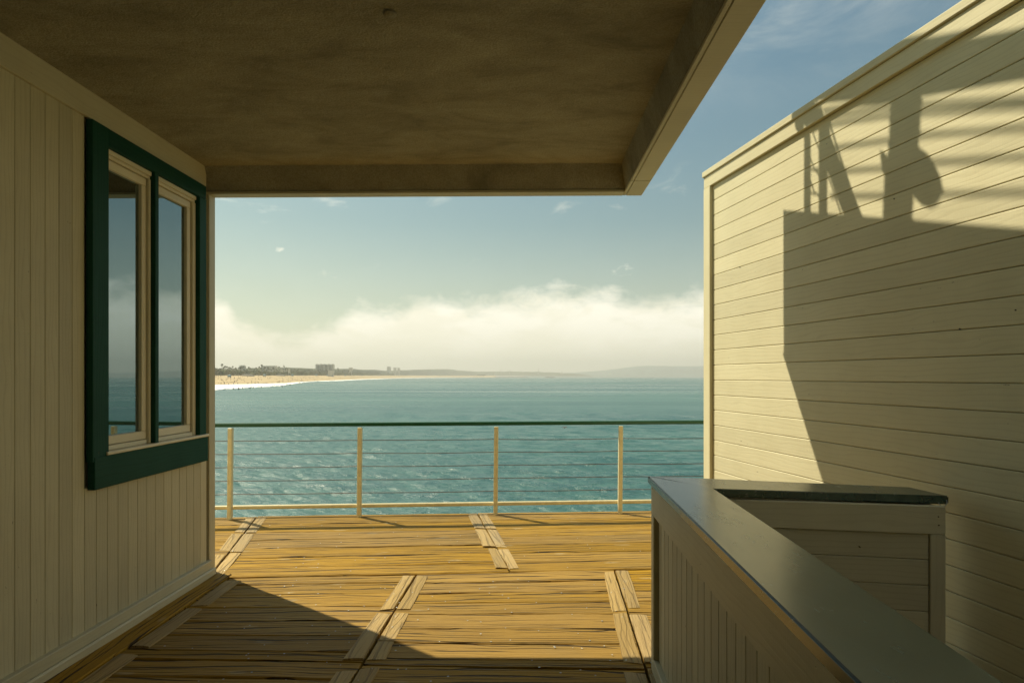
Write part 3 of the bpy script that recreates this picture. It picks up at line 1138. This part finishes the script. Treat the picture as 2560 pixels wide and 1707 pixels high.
# long arm: frame boards and vertical boarding
ov = 0.017
obj('core', prism([(AL.P(NEARD, -ov - .04, 0).x, NEARD), (AL.P(3.70, -ov - .04, 0).x, 3.70), (AL.P(3.45, -cw + .02, 0).x, 3.45), (AL.P(NEARD, -cw + .02, 0).x, NEARD)], 0.0, CT - .041, BEIGE_SMOOTH_SHADED, 'core'), low)
beam('top_rail', low, AL, NEARD, 3.733, 0.851, CT - .041, -ov - .035, 0.035, BEIGE_SMOOTH_SHADED)
stile('corner_stile', low, AL, 3.655, 3.733, 0.0, 0.850, -ov - .035, 0.035, BEIGE_SMOOTH_SHADED)
beam('base_board', low, AL, NEARD, 3.654, 0.0, 0.085, -ov - .035, 0.036, BEIGE_SMOOTH_SHADED)
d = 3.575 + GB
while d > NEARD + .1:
    stile('siding_board', low, AL, d - GB + .0012, min(d - .0012, 3.652), 0.086, 0.850, -ov - .039, 0.012, BEIGE_SHADED, 0.0035)
    d -= GB
# short arm: faces the camera
q0 = pC + BN * (-0.018) + BD * 0.03


class BLine:
    pass


BF = BLine()
BF.o = Vector((q0.x, q0.y, 0)); BF.t = BD; BF.n = BN; BF.k = 1.0
BF.P = lambda a, p_, z: BF.o + BF.t * a + BF.n * p_ + Vector((0, 0, z))
LB = (eF - pC).length - 0.085
beam('top_rail', low, BF, -0.02, LB, 0.868, CT - .056, -0.03, 0.03, BEIGE_SMOOTH_SHADED)
stile('end_stile', low, BF, LB - 0.064, LB, 0.0, 0.867, -0.03, 0.03, BEIGE_SMOOTH_SHADED)
for kk in range(8):
    z1 = 0.867 - 0.1215 * kk
    z0 = max(0.0, z1 - 0.1215)
    if z1 > 0.02:
        beam('siding_board', low, BF, -0.02, LB - .0655, z0 + .001, z1 - .001, -0.045, 0.03, BEIGE_SHADED, 0.0035)
c0, c1 = BF.P(0.05, -0.047, 0), BF.P(LB - .02, -0.047, 0)
c2, c3 = BF.P(LB - .02, -0.215, 0), BF.P(0.0, -0.215, 0)
obj('core', prism([(c.x, c.y) for c in (c0, c1, c2, c3)], 0.0, CT - .066, BEIGE_SMOOTH_SHADED, 'core'), low)
for (sx, sy) in ((2150, 1367), (2346, 1291), (2347, 1312)):
    D = 3.27
    p = at_src(sx, sy, 3.0)
    a = (p - Vector((0, 0, EYE)))
    tt = (BF.o - Vector((0, 0, 0))).dot(BF.n) / Vector((a.x, a.y, 0)).dot(BF.n)
    p = Vector((0, 0, EYE)) + a * tt
    obj('nail_head', tube_mesh('nail_head', [p - BF.n * .02, p + BF.n * .003], 0.003, NAIL, 6), low)
# little wire hook left on the cap's end
p = eF + Vector((-0.02, -0.004, CT - 0.052))
obj('wire_hook', tube_mesh('wire_hook', [p + Vector((-.035, 0, 0)), p + Vector((-.03, -.012, -.012)), p + Vector((-.015, -.015, -.014)), p + Vector((0, -.010, 0)), p + Vector((.004, 0, .014))], 0.0022, STEEL, 6), low)

# ------------------------------------------------------------------ cable railing along the pier edge
rail = thing('cable_railing', 'cream cable railing with a green top rail along the sea edge', 'railing', (0, 8.0, 0))


def RP(X, z, off=0.0):
    return Vector((X + 0.009 * z, farline(8.0, X) + off, z))


def rail_x(sx):
    q = src_dir(sx)
    return q * 8.0 / (1 - 0.076 * q)


posts = [rail_x(s) for s in (580, 901, 1239, 1548)]
posts = [posts[0] - 3.0, posts[0] - 1.5] + posts + [posts[-1] + 1.48, posts[-1] + 2.97, posts[-1] + 4.4]
X0, X1 = -8.5, 7.0
tr0, tr1 = RP(X0, 1.022), RP(X1, 1.040)
axis = tr1 - tr0
obj('top_rail', bar(axis.length, 0.044, 0.105, 0.008, RAILGREEN), rail, mtx(tr0 + Vector((0, .055, 0)), axis, UP))
b0, b1 = RP(X0, 0.112), RP(X1, 0.118)
obj('bottom_rail', tube_mesh('bottom_rail', [b0.lerp(b1, k_ / 14) for k_ in range(15)], 0.0235, CREAM, 12), rail)
pm = None
for X in posts:
    p0, p1 = RP(X, -0.02), RP(X, 1.02)
    ax = p1 - p0
    M = mtx(p0 + Vector((-.0245, -.030, 0)), ax, Vector((1, 0, 0)))
    if pm is None:
        pm = bar(ax.length, 0.049, 0.06, 0.006, CREAM)
    obj('post', pm, rail, M @ Matrix.Translation((0, 0, -0.06)))
for j, z in enumerate((0.868, 0.718, 0.567, 0.413, 0.262)):
    pts_ = []
    allp = [X0] + posts + [X1]
    for a, b in zip(allp[:-1], allp[1:]):
        sag = random.uniform(.002, .009)
        dz = random.uniform(-.004, .004)
        for k_ in range(8):
            f_ = k_ / 8
            pts_.append(RP(a + (b - a) * f_, z - sag * 4 * f_ * (1 - f_) + dz * 0.3, 0.0))
    pts_.append(RP(X1, z))
    obj('cable', tube_mesh('cable', pts_, 0.0042, CABLE, 6), rail)
p = RP(rail_x(1565), 1.046, -0.042)
obj('bracket', bevel_mesh(prism([(p.x - .028, p.y - .006), (p.x + .028, p.y - .006), (p.x + .028, p.y + .01), (p.x - .028, p.y + .01)], 1.034, 1.058, NAIL, 'bracket'), .004), rail)

# ------------------------------------------------------------------ unseen roof-deck frame, its shape made up from its shadow on the right wall
PLX = CX - 0.10                             # plan line of the frame, just inside the canopy's right edge


def cast(sx, sy, off=0.0):
    """point of the frame that throws its shadow on the right wall at this place of the photograph"""
    q = src_dir(sx)
    D = RWX / (q + 0.1705)
    P = at_src(sx, sy, D)
    # plane X = PLX + off - 0.0205 * (5.6 - D)
    d_ = -SUNV
    n = Vector((1, -0.0205, 0))
    o_ = Vector((PLX + off, 5.6, 0))
    s = (o_ - P).dot(n) / d_.dot(n)
    return P + d_ * s


def zsrc(zx, zy):
    return (1950 + zx / 3.016, 80 + zy / 3.016)


frame = thing('roof_shadow_frame', 'unseen timber frame on the roof deck, made up to throw the beam and post shadow', 'frame', tuple(cast(*zsrc(870, 1410))))


def caster(name, zpoly, thick, off, material, parent=frame):
    """timber outline in the frame's vertical plane, given real thickness"""
    P = [cast(*zsrc(a, b), off) for a, b in zpoly]
    n = Vector((1, -0.0205, 0)).normalized() * thick / 2
    m_ = len(P)
    v_ = [p_ - n for p_ in P] + [p_ + n for p_ in P]
    f_ = [tuple(range(m_)), tuple(range(m_, 2 * m_))[::-1]] + [(k_, k_ + m_, (k_ + 1) % m_ + m_, (k_ + 1) % m_) for k_ in range(m_)]
    me = mesh_from(name, v_, f_, material)
    bm = bmesh.new(); bm.from_mesh(me)
    bmesh.ops.recalc_face_normals(bm, faces=bm.faces[:])
    bm.to_mesh(me); bm.free()
    return obj(name, me, parent)


caster('post', [(787, 1440), (803, 1080), (832, 900), (852, 480), (1060, 430), (1035, 800), (1010, 1000), (975, 1470)], 0.03, 0, BEIGE_SMOOTH)
caster('post', [(188, 1400), (190, 760), (168, 560), (205, 540), (224, 800), (224, 1400)], 0.025, 0, BEIGE_SMOOTH)
caster('post', [(300, 1410), (300, 700), (346, 640), (350, 900), (348, 1410)], 0.025, 0, BEIGE_SMOOTH)
caster('brace', [(495, 1420), (345, 1010), (300, 830), (300, 600), (362, 640), (372, 760), (440, 940), (640, 1430)], 0.025, 0, BEIGE_SMOOTH)
caster('top_beam', [(168, 615), (330, 560), (600, 535), (850, 503), (1060, 462), (1500, 385), (1900, 320), (1900, -10), (1360, 92), (960, 160), (560, 255), (168, 420)], 0.03, 0.0, BEIGE_SMOOTH)
caster('gusset', [(165, 620), (330, 560), (332, 655), (300, 705), (240, 745), (205, 705), (190, 775), (164, 770)], 0.025, 0.02, BEIGE_SMOOTH)
for (x0, y0, x1, y1) in ((224, 1040, 300, 1035), (224, 1215, 300, 1225), (222, 930, 262, 1040), (222, 1100, 262, 1215), (262, 1040, 300, 1080), (262, 1215, 300, 1235), (240, 740, 300, 900)):
    A, B = cast(*zsrc(x0, y0)), cast(*zsrc(x1, y1))
    obj('rung', tube_mesh('rung', [A, B], 0.006, BEIGE_SMOOTH, 6), frame)
obj('stay_rod', tube_mesh('stay_rod', [cast(*zsrc(a, b)) for a, b in ((350, 545), (352, 600), (385, 720), (440, 900), (500, 1080), (560, 1260), (620, 1420))], 0.008, BEIGE_SMOOTH, 6), frame)
obj('stay_rod', tube_mesh('stay_rod', [cast(*zsrc(a, b)) for a, b in ((345, 1040), (400, 1190), (470, 1400))], 0.006, BEIGE_SMOOTH, 6), frame)
for yy in ((640, 575, 545, 500), (700, 640, 610, 560), (880, 825, 775, 720), (1060, 1030, 985, 940), (1240, 1235, 1225, 1210)):
    off = -0.55
    pts_ = [cast(*zsrc(a, b), off) for a, b in zip((380, 760, 1150, 1900), yy)]
    obj('cable', tube_mesh('cable', pts_, 0.010, CABLE, 6), frame)
# unseen round cover on the big post, made up to throw the rounded shadow
round_caster = thing('round_shadow_cover', 'unseen round cover on the roof-deck post, made up to throw the rounded shadow', 'cover', tuple(cast(*zsrc(1120, 1290))))
caster('cover', [(1030, 900), (1090, 915), (1150, 970), (1195, 1060), (1212, 1150), (1200, 1220), (1165, 1275), (1115, 1297), (1060, 1280), (1015, 1235), (985, 1195), (960, 1100), (985, 960)], 0.03, -0.03, BEIGE_SMOOTH, round_caster)
caster('bracket', [(775, 945), (805, 950), (830, 985), (850, 1090), (790, 1090)], 0.05, -0.03, BEIGE_SMOOTH, round_caster)

# ------------------------------------------------------------------ far shore
def box_mesh(name, w, d_, h, material):
    return prism([(-w / 2, -d_ / 2), (w / 2, -d_ / 2), (w / 2, d_ / 2), (-w / 2, d_ / 2)], 0, h, material, name)


def far_building(sx0, sx1, ytop, D, label, name='distant_building', notches=0, steps=(), group=None):
    X0_, X1_ = src_dir(sx0) * D, src_dir(sx1) * D
    zt = EYE - (ytop - 941) / 1707 * D
    zb = EYE - (936 - 941) / 1707 * D - 6
    w = X1_ - X0_
    b_ = thing(name, label, 'building', ((X0_ + X1_) / 2, D, zb), group)
    M = Matrix.Translation(((X0_ + X1_) / 2, D, zb))
    h = zt - zb
    # plan with recessed bays so that the facade shows vertical bands
    if notches:
        poly = []
        n = notches * 2 + 1
        for k_ in range(n):
            yy = -12 if k_ % 2 == 0 else -6
            poly += [(-w / 2 + w * k_ / n, yy), (-w / 2 + w * (k_ + 1) / n, yy)]
        poly += [(w / 2, 12), (-w / 2, 12)]
        obj('tower_block', prism(poly, 0, h, BUILDC, 'tower_block'), b_, M)
        for k_ in range(0, n, 2):
            obj('roof_house', prism([(-w / 2 + w * k_ / n, -5), (-w / 2 + w * (k_ + .8) / n, -5), (-w / 2 + w * (k_ + .8) / n, 8), (-w / 2 + w * k_ / n, 8)], h + .01, h + 2.2, BUILDC, 'roof_house'), b_, M)
        for k_ in range(1, 12):
            obj('floor_band', prism([(-w / 2 + .3, -12.5), (w / 2 - .3, -12.5), (w / 2 - .3, -5.8), (-w / 2 + .3, -5.8)], h * k_ / 12, h * k_ / 12 + 1.1, WINBAND, 'floor_band'), b_, M)
    else:
        obj('block', prism([(-w / 2, -8), (w / 2, -8), (w / 2, 8), (-w / 2, 8)], 0, h, BUILDC, 'block'), b_, M)
        for (f0, f1, dh) in steps:
            obj('roof_house', prism([(-w / 2 + w * f0, -6), (-w / 2 + w * f1, -6), (-w / 2 + w * f1, 6), (-w / 2 + w * f0, 6)], h + .01, h + dh, BUILDC, 'roof_house'), b_, M)
    return b_


far_building(791, 834.5, 911, 2450, 'wide pale apartment block with vertical bays, tallest on the far shore', 'apartment_block', 4)
far_building(656, 691, 915.3, 1750, 'long low pale building above the trees left of the tall apartment block', steps=((.0, 1.0, 1.2),))
far_building(601, 612, 914.3, 1700, 'small square hazy building farthest left above the trees', steps=((.2, .8, 1.5),))
far_building(873, 881, 918.5, 3000, 'small lone hazy building just right of the tall apartment block')
far_building(968, 977, 916.8, 4500, 'tallest of the hazy cluster of blocks above the far end of the trees', steps=((.1, .6, 2.5),))
far_building(984, 991, 918.6, 4520, 'middle block of the hazy cluster above the far end of the trees')
far_building(994, 1000, 919.2, 4540, 'rightmost block of the hazy cluster above the far end of the trees')
far_building(700, 723, 921.5, 1560, 'pale low building showing between the palms below the long roof', steps=((.0, .4, 2),))
far_building(822, 833, 925.5, 1990, 'pale low building among palms at the foot of the tall apartment block')
sp = thing('church_spire', 'thin hazy spire above the treetops left of the tall apartment block', 'spire', tuple(at_src(709.5, 936, 1800)))
obj('tower', tube_mesh('tower', [at_src(709.5, 938, 1800), at_src(709.5, 916, 1800)], 3.0, BUILDC, 4), sp)
obj('spire_tip', tube_mesh('spire_tip', [at_src(709.5, 916, 1800), at_src(709.5, 911.5, 1800)], [2.6, 0.3], BUILDC, 6), sp)
for sx, yt, r_, lab in ((1346.5, 920.5, 6.5, 'tall thin hazy stack standing alone on the far low shore'), (1252, 922.5, 6, 'hazy mast rising left of the tall thin stack'),
                        (1273, 923.5, 5, 'short hazy mast between the two taller ones on the far shore'), (1405, 928, 9, 'stubby hazy tower at the right end of the low shore')):
    c_ = thing('distant_mast', lab, 'mast', tuple(at_src(sx, 938, 8400)))
    obj('shaft', tube_mesh('shaft', [at_src(sx, 939, 8400), at_src(sx, yt, 8400)], [r_, r_ * .7], BUILDC, 6), c_)
    obj('mast_head', tube_mesh('mast_head', [at_src(sx, yt, 8400), at_src(sx, yt - .6, 8400)], [r_ * 1.2, r_ * .5], BUILDC, 6), c_)
hw = thing('hillside_building', 'tiny white building on the slope of the far blue headland', 'building', tuple(at_src(1525, 934.5, 10900)))
obj('block', box_mesh('block', 42, 25, 11, GULLW), hw, Matrix.Translation(at_src(1525, 935.2, 10850)))
# fishing pier
fp = thing('fishing_pier', 'long thin pier on piles reaching out from the far shore', 'pier', tuple(at_src(1212, 941, 5400)))
A, B = at_src(1096, 938.2, 5900), at_src(1212, 938.6, 5400)
dv = (B - A)
nv = Vector((-dv.y, dv.x, 0)).normalized() * 5
v_ = [A - nv, B - nv, B + nv, A + nv]
obj('walkway', prism([(p_.x, p_.y) for p_ in v_], A.z - 2.0, A.z, ROCK, 'walkway'), fp)
obj('pier_house', prism([(p_.x, p_.y) for p_ in (B - dv * .13 - nv * 2, B - nv * 2, B + nv * 2, B - dv * .13 + nv * 2)], A.z, A.z + 5, ROCK, 'pier_house'), fp)
for k_ in range(16):
    q = A + dv * (k_ + .5) / 16
    obj('pile', tube_mesh('pile', [(q.x, q.y, SEA_Z), (q.x, q.y, A.z - 1.9)], 1.3, ROCK, 5), fp)
def breakwater(name, sx0, sx1, D, h, label):
    v_, f_ = [], []
    rg = random.Random(sx0)
    n = 24
    for i in range(n + 1):
        X = src_dir(sx0 + (sx1 - sx0) * i / n) * D
        e_ = min(1, min(i, n - i) / 3 + .15)
        for (dy, hh) in ((-14, -1), (-6, .7), (0, 1), (6, .7), (14, -1)):
            v_.append((X, D + dy * 1.5, SEA_Z + max(-.5, h * hh * e_ * rg.uniform(.8, 1.15))))
    for i in range(n):
        for k_ in range(4):
            f_.append((i * 5 + k_, (i + 1) * 5 + k_, (i + 1) * 5 + k_ + 1, i * 5 + k_ + 1))
    tag(obj(name, mesh_from(name, v_, f_, ROCK)), label, 'breakwater')


breakwater('rock_breakwater', 1361, 1390, 5200, 8, 'short dark rock breakwater lying off the far shore')
breakwater('rock_breakwater', 1232, 1325, 6400, 7.5, 'long low dark breakwater just left of the short one')

# lifeguard huts
huts = [(573, 945, 'blue lifeguard hut on stilts nearest the left end of the beach'), (661, 942.5, 'second blue lifeguard hut from the left on the sand'),
        (731, 941.3, 'third blue lifeguard hut from the left on the sand'), (791, 940.9, 'blue lifeguard hut on the sand below the tall apartment block'),
        (819, 940.6, 'blue lifeguard hut just right of the one below the apartment block'), (863, 940.2, 'third blue lifeguard hut from the right on the beach'),
        (905, 939.9, 'second blue lifeguard hut from the right on the beach'), (946, 939.6, 'smallest and farthest blue lifeguard hut on the right of the beach')]


def on_sand(sx, sy):
    a, b = coast(sx, 2), coast(sx, 3)
    best = min((abs(EYE - (sy - 941) / 1707 * D - ground_z(sx, D)), D) for D in np.linspace(a, b, 80))
    D = best[1]
    return Vector((src_dir(sx) * D, D, ground_z(sx, D)))


hm = hr = hl = None
for sx, sy, lab in huts:
    P = on_sand(sx, sy)
    h_ = thing('lifeguard_hut', lab, 'hut', tuple(P), 'lifeguard huts along the beach')
    M = Matrix.Translation(P)
    if hm is None:
        hm = prism([(-2, -1.6), (2, -1.6), (2, 1.6), (-2, 1.6)], 1.8, 4.2, TOWERBLUE, 'cabin')
        hr = mesh_from('roof', [(-2.6, -2.2, 4.21), (2.6, -2.2, 4.21), (2.6, 2.2, 4.21), (-2.6, 2.2, 4.21), (-1, 0, 5.2), (1, 0, 5.2)],
                       [(3, 2, 1, 0), (0, 1, 5, 4), (1, 2, 5), (2, 3, 4, 5), (3, 0, 4)], TOWERBLUE)
        hl = prism([(-.15, -.15), (.15, -.15), (.15, .15), (-.15, .15)], -0.5, 1.79, TOWERBLUE, 'leg')
    obj('cabin', hm, h_, M)
    obj('roof', hr, h_, M)
    for lx in (-1.7, 1.7):
        for ly in (-1.3, 1.3):
            obj('leg', hl, h_, M @ Matrix.Translation((lx, ly, 0)))


def blob_tree(v_, f_, c, r, h, n, rg):
    for _ in range(n):
        th, ph = rg.uniform(0, 6.28), math.acos(rg.uniform(-.6, 1))
        q = rg.uniform(.55, 1.0)
        p_ = c + Vector((r * q * math.sin(ph) * math.cos(th), r * q * math.sin(ph) * math.sin(th), h * q * math.cos(ph)))
        s = rg.uniform(.25, .5) * r
        a = Vector((rg.gauss(0, 1), rg.gauss(0, 1), rg.gauss(0, 1))).normalized()
        b_ = a.cross(Vector((rg.gauss(0, 1), rg.gauss(0, 1), rg.gauss(0, 1)))).normalized()
        i0 = len(v_)
        v_ += [p_ + a * s, p_ + b_ * s * .8, p_ - a * s, p_ - b_ * s * .8]
        f_.append((i0, i0 + 1, i0 + 2, i0 + 3))


rg = random.Random(5)
v_, f_ = [], []
for k_ in range(1100):
    sx = rg.uniform(-300, 985) if k_ < 250 else rg.uniform(515, 985)
    D = coast(sx, 3) * rg.uniform(1.0, 1.16)
    hgt = rg.uniform(5, 11) * (1.0 + 0.25 * (D > 2000))
    P = Vector((src_dir(sx) * D, D, EYE + 2.5 * coast(sx, 3) / 1707 + hgt * .5))
    blob_tree(v_, f_, P, rg.uniform(3, 6), hgt * .55, 13, rg)
o = obj('tree_belt', mesh_from('tree_belt', v_, f_, LEAF))
o['kind'] = 'stuff'
o['label'] = 'belt of hazy green trees behind the beach'

# palms standing out of the belt
def palm_meshes():
    tr = tube_mesh('trunk', [(0, 0, -1), (0.1, 0, 5), (0.35, 0, 11), (0.5, 0, 15.2)], [0.45, .36, .30, .27], TRUNK, 6)
    v_, f_ = [], []
    r2 = random.Random(3)
    for k_ in range(26):
        th = r2.uniform(0, 6.28)
        el = r2.uniform(-.7, 1.2)
        L = r2.uniform(2.0, 2.9)
        dirv = Vector((math.cos(th) * math.cos(el), math.sin(th) * math.cos(el), math.sin(el)))
        sd = dirv.cross(UP).normalized() * 0.75
        c = Vector((.5, 0, 15.2))
        i0 = len(v_)
        mid = c + dirv * L * .6
        tip = c + dirv * L - Vector((0, 0, .6))
        v_ += [c, mid + sd, tip, mid - sd]
        f_ += [(i0, i0 + 1, i0 + 2), (i0, i0 + 2, i0 + 3)]
    return tr, mesh_from('crown', v_, f_, PALMLEAF)


ptr, pcr = palm_meshes()
palm0 = thing('palm_tree', 'tall fan palm rising out of the hazy tree belt behind the beach', 'palm', (0, 0, 0), 'palms behind the beach')
t0_ = obj('trunk', ptr, palm0)
c0_ = obj('crown', pcr, palm0)
for k_ in range(150):
    sx = 528 + 432 * (k_ + rg.uniform(.1, .9)) / 150
    D = coast(sx, 3) * rg.uniform(.985, 1.06)
    s = rg.uniform(.72, 1.12) * (1.12 if D > 2000 else 1.0)
    if rg.random() < .05:
        s *= 1.25
    P = Vector((src_dir(sx) * D, D, EYE + 2.5 * coast(sx, 3) / 1707 - .5))
    M = Matrix.Translation(P) @ Matrix.Rotation(rg.uniform(0, 6.28), 4, 'Z') @ Matrix.Diagonal((s, s, s, 1))
    if k_ == 0:
        palm0.matrix_basis = M
    else:
        r_ = palm0.copy()
        COL.objects.link(r_)
        r_.matrix_basis = M
        for ch in (t0_, c0_):
            c_ = ch.copy()
            COL.objects.link(c_)
            c_.parent = r_

# people: tiny far figures, one mass on the sand, one in the water
def figure(v_, f_, P, h, lying, rg):
    i0 = len(v_)
    w = h * .14
    if lying:
        pts_ = [(-h / 2, -w, 0), (h / 2, -w, 0), (h / 2, w, 0), (-h / 2, w, 0), (-h / 2, -w, .3), (h / 2, -w, .3), (h / 2, w, .3), (-h / 2, w, .3)]
    else:
        pts_ = [(-w * .7, -w * .5, 0), (w * .7, -w * .5, 0), (w * .7, w * .5, 0), (-w * .7, w * .5, 0), (-w * 1.3, -w * .6, h * .8), (w * 1.3, -w * .6, h * .8), (w * 1.3, w * .6, h * .8), (-w * 1.3, w * .6, h * .8)]
    v_ += [P + Vector(q) for q in pts_]
    f_ += [tuple(i0 + k2 for k2 in q) for q in ((3, 2, 1, 0), (4, 5, 6, 7), (0, 1, 5, 4), (1, 2, 6, 5), (2, 3, 7, 6), (3, 0, 4, 7))]
    if not lying:
        i1 = len(v_)
        c = P + Vector((0, 0, h * .9))
        r_ = h * .09
        v_ += [c + Vector(q) * r_ for q in ((1, 0, 0), (0, 1, 0), (-1, 0, 0), (0, -1, 0), (0, 0, 1.2), (0, 0, -1.2))]
        f_ += [(i1 + a, i1 + b, i1 + 4) for a, b in ((0, 1), (1, 2), (2, 3), (3, 0))] + [(i1 + b, i1 + a, i1 + 5) for a, b in ((0, 1), (1, 2), (2, 3), (3, 0))]


v_, f_ = [], []
for k_ in range(240):
    sx = 533 + (430 * rg.random() ** 1.3)
    a, b = coast(sx, 2), coast(sx, 3)
    D = a + (b - a) * rg.random() ** 1.5
    figure(v_, f_, Vector((src_dir(sx) * D, D, ground_z(sx, D))), rg.uniform(1.5, 2.1), rg.random() < .25, rg)
o = obj('beach_crowd', mesh_from('beach_crowd', v_, f_, SKIN))
o['kind'] = 'stuff'
v_, f_ = [], []
for k_ in range(46):
    sx = rg.uniform(560, 870)
    D = coast(sx, 1) * rg.uniform(.92, 1.12)
    figure(v_, f_, Vector((src_dir(sx) * D, D, SEA_Z - .2)), rg.uniform(1.3, 1.7), False, rg)
o = obj('bathers', mesh_from('bathers', v_, f_, SKIN))
o['kind'] = 'stuff'

# parked vehicles and kiosks at the back of the beach
kg = 'low beach huts at the back of the sand'
for k_, (sx0, sx1, yt, lab) in enumerate(((606, 634, 935.2, 'long dark-roofed beach building at the back of the sand'), (691, 711, 936.2, 'shorter dark-roofed beach building right of the long one'))):
    D = coast(sx0, 3) * .975
    X0_, X1_ = src_dir(sx0) * D, src_dir(sx1) * D
    zb = ground_z((sx0 + sx1) / 2, D)
    b_ = thing('beach_building', lab, 'building', ((X0_ + X1_) / 2, D, zb))
    M = Matrix.Translation(((X0_ + X1_) / 2, D, zb))
    w = X1_ - X0_
    obj('walls', prism([(-w / 2, -4), (w / 2, -4), (w / 2, 4), (-w / 2, 4)], -1, 2.0, BUILDC, 'walls'), b_, M)
    obj('roof', mesh_from('roof', [(-w / 2 - 1, -5, 2), (w / 2 + 1, -5, 2), (w / 2 + 1, 5, 2), (-w / 2 - 1, 5, 2), (-w / 2 + 3, 0, 3.6), (w / 2 - 3, 0, 3.6)],
                          [(3, 2, 1, 0), (0, 1, 5, 4), (1, 2, 5), (2, 3, 4, 5), (3, 0, 4)], GULLD), b_, M)

# gull over the water
def gull():
    P = at_src(1411, 1070, 92)
    g_ = thing('gull', 'small white gull with dark wings skimming the sea behind the railing', 'gull', tuple(P))
    M = Matrix.Translation(P) @ Matrix.Rotation(math.radians(35), 4, 'Z')
    obj('body', tube_mesh('body', [(-.26, 0, .02), (-.2, 0, .03), (-.06, 0, .05), (.1, 0, .05), (.2, 0, .07), (.25, 0, .08), (.29, 0, .07)], [.01, .05, .085, .08, .05, .045, .012], GULLW, 8), g_, M)

    def wing(s):
        v2 = [(.12, 0, .09), (-.08, 0, .09), (.15, s * .22, .22), (-.06, s * .24, .20), (.04, s * .48, .17), (-.10, s * .46, .15), (-.06, s * .68, .08)]
        top = [Vector(q) for q in v2]
        vv_ = top + [q - Vector((0, 0, .012)) for q in top]
        ff = [(0, 2, 3, 1), (2, 4, 5, 3), (4, 6, 5)]
        ff += [tuple(i + 7 for i in q[::-1]) for q in ff]
        rim = [0, 2, 4, 6, 5, 3, 1]
        ff += [(rim[k2], rim[(k2 + 1) % 7], rim[(k2 + 1) % 7] + 7, rim[k2] + 7) for k2 in range(7)]
        obj('wing', mesh_from('wing', vv_, ff, GULLD), g_, M)
    wing(1)
    wing(-1)
    obj('beak', tube_mesh('beak', [(.285, 0, .07), (.34, 0, .055)], [.014, .003], GULLD, 6), g_, M)
    obj('tail', mesh_from('tail', [(-.24, -.02, .025), (-.24, .02, .025), (-.38, .06, .01), (-.38, -.06, .01), (-.24, -.02, .015), (-.24, .02, .015), (-.38, .06, .0), (-.38, -.06, .0)],
                         [(0, 1, 2, 3), (7, 6, 5, 4), (0, 4, 5, 1), (1, 5, 6, 2), (2, 6, 7, 3), (3, 7, 4, 0)], GULLD), g_, M)


gull()

# ------------------------------------------------------------------ haze over the bay
hz = bpy.data.materials.new('sea_haze')
hz.use_nodes = True
hz.node_tree.nodes.clear()
t = NT(hz.node_tree)
ho = t.new('ShaderNodeOutputMaterial')
pv = t.new('ShaderNodeVolumePrincipled')
pv.inputs['Color'].default_value = (0.90, 0.90, 0.84, 1)
pv.inputs['Density'].default_value = 1.5e-4
pv.inputs['Anisotropy'].default_value = 0.25
t.link(pv.outputs[0], ho.inputs['Volume'])
hb = obj('haze', prism([(-15600, -15600), (15600, -15600), (15600, 15600), (-15600, 15600)], SEA_Z - 5, 330, hz, 'haze'))
hb['kind'] = 'stuff'
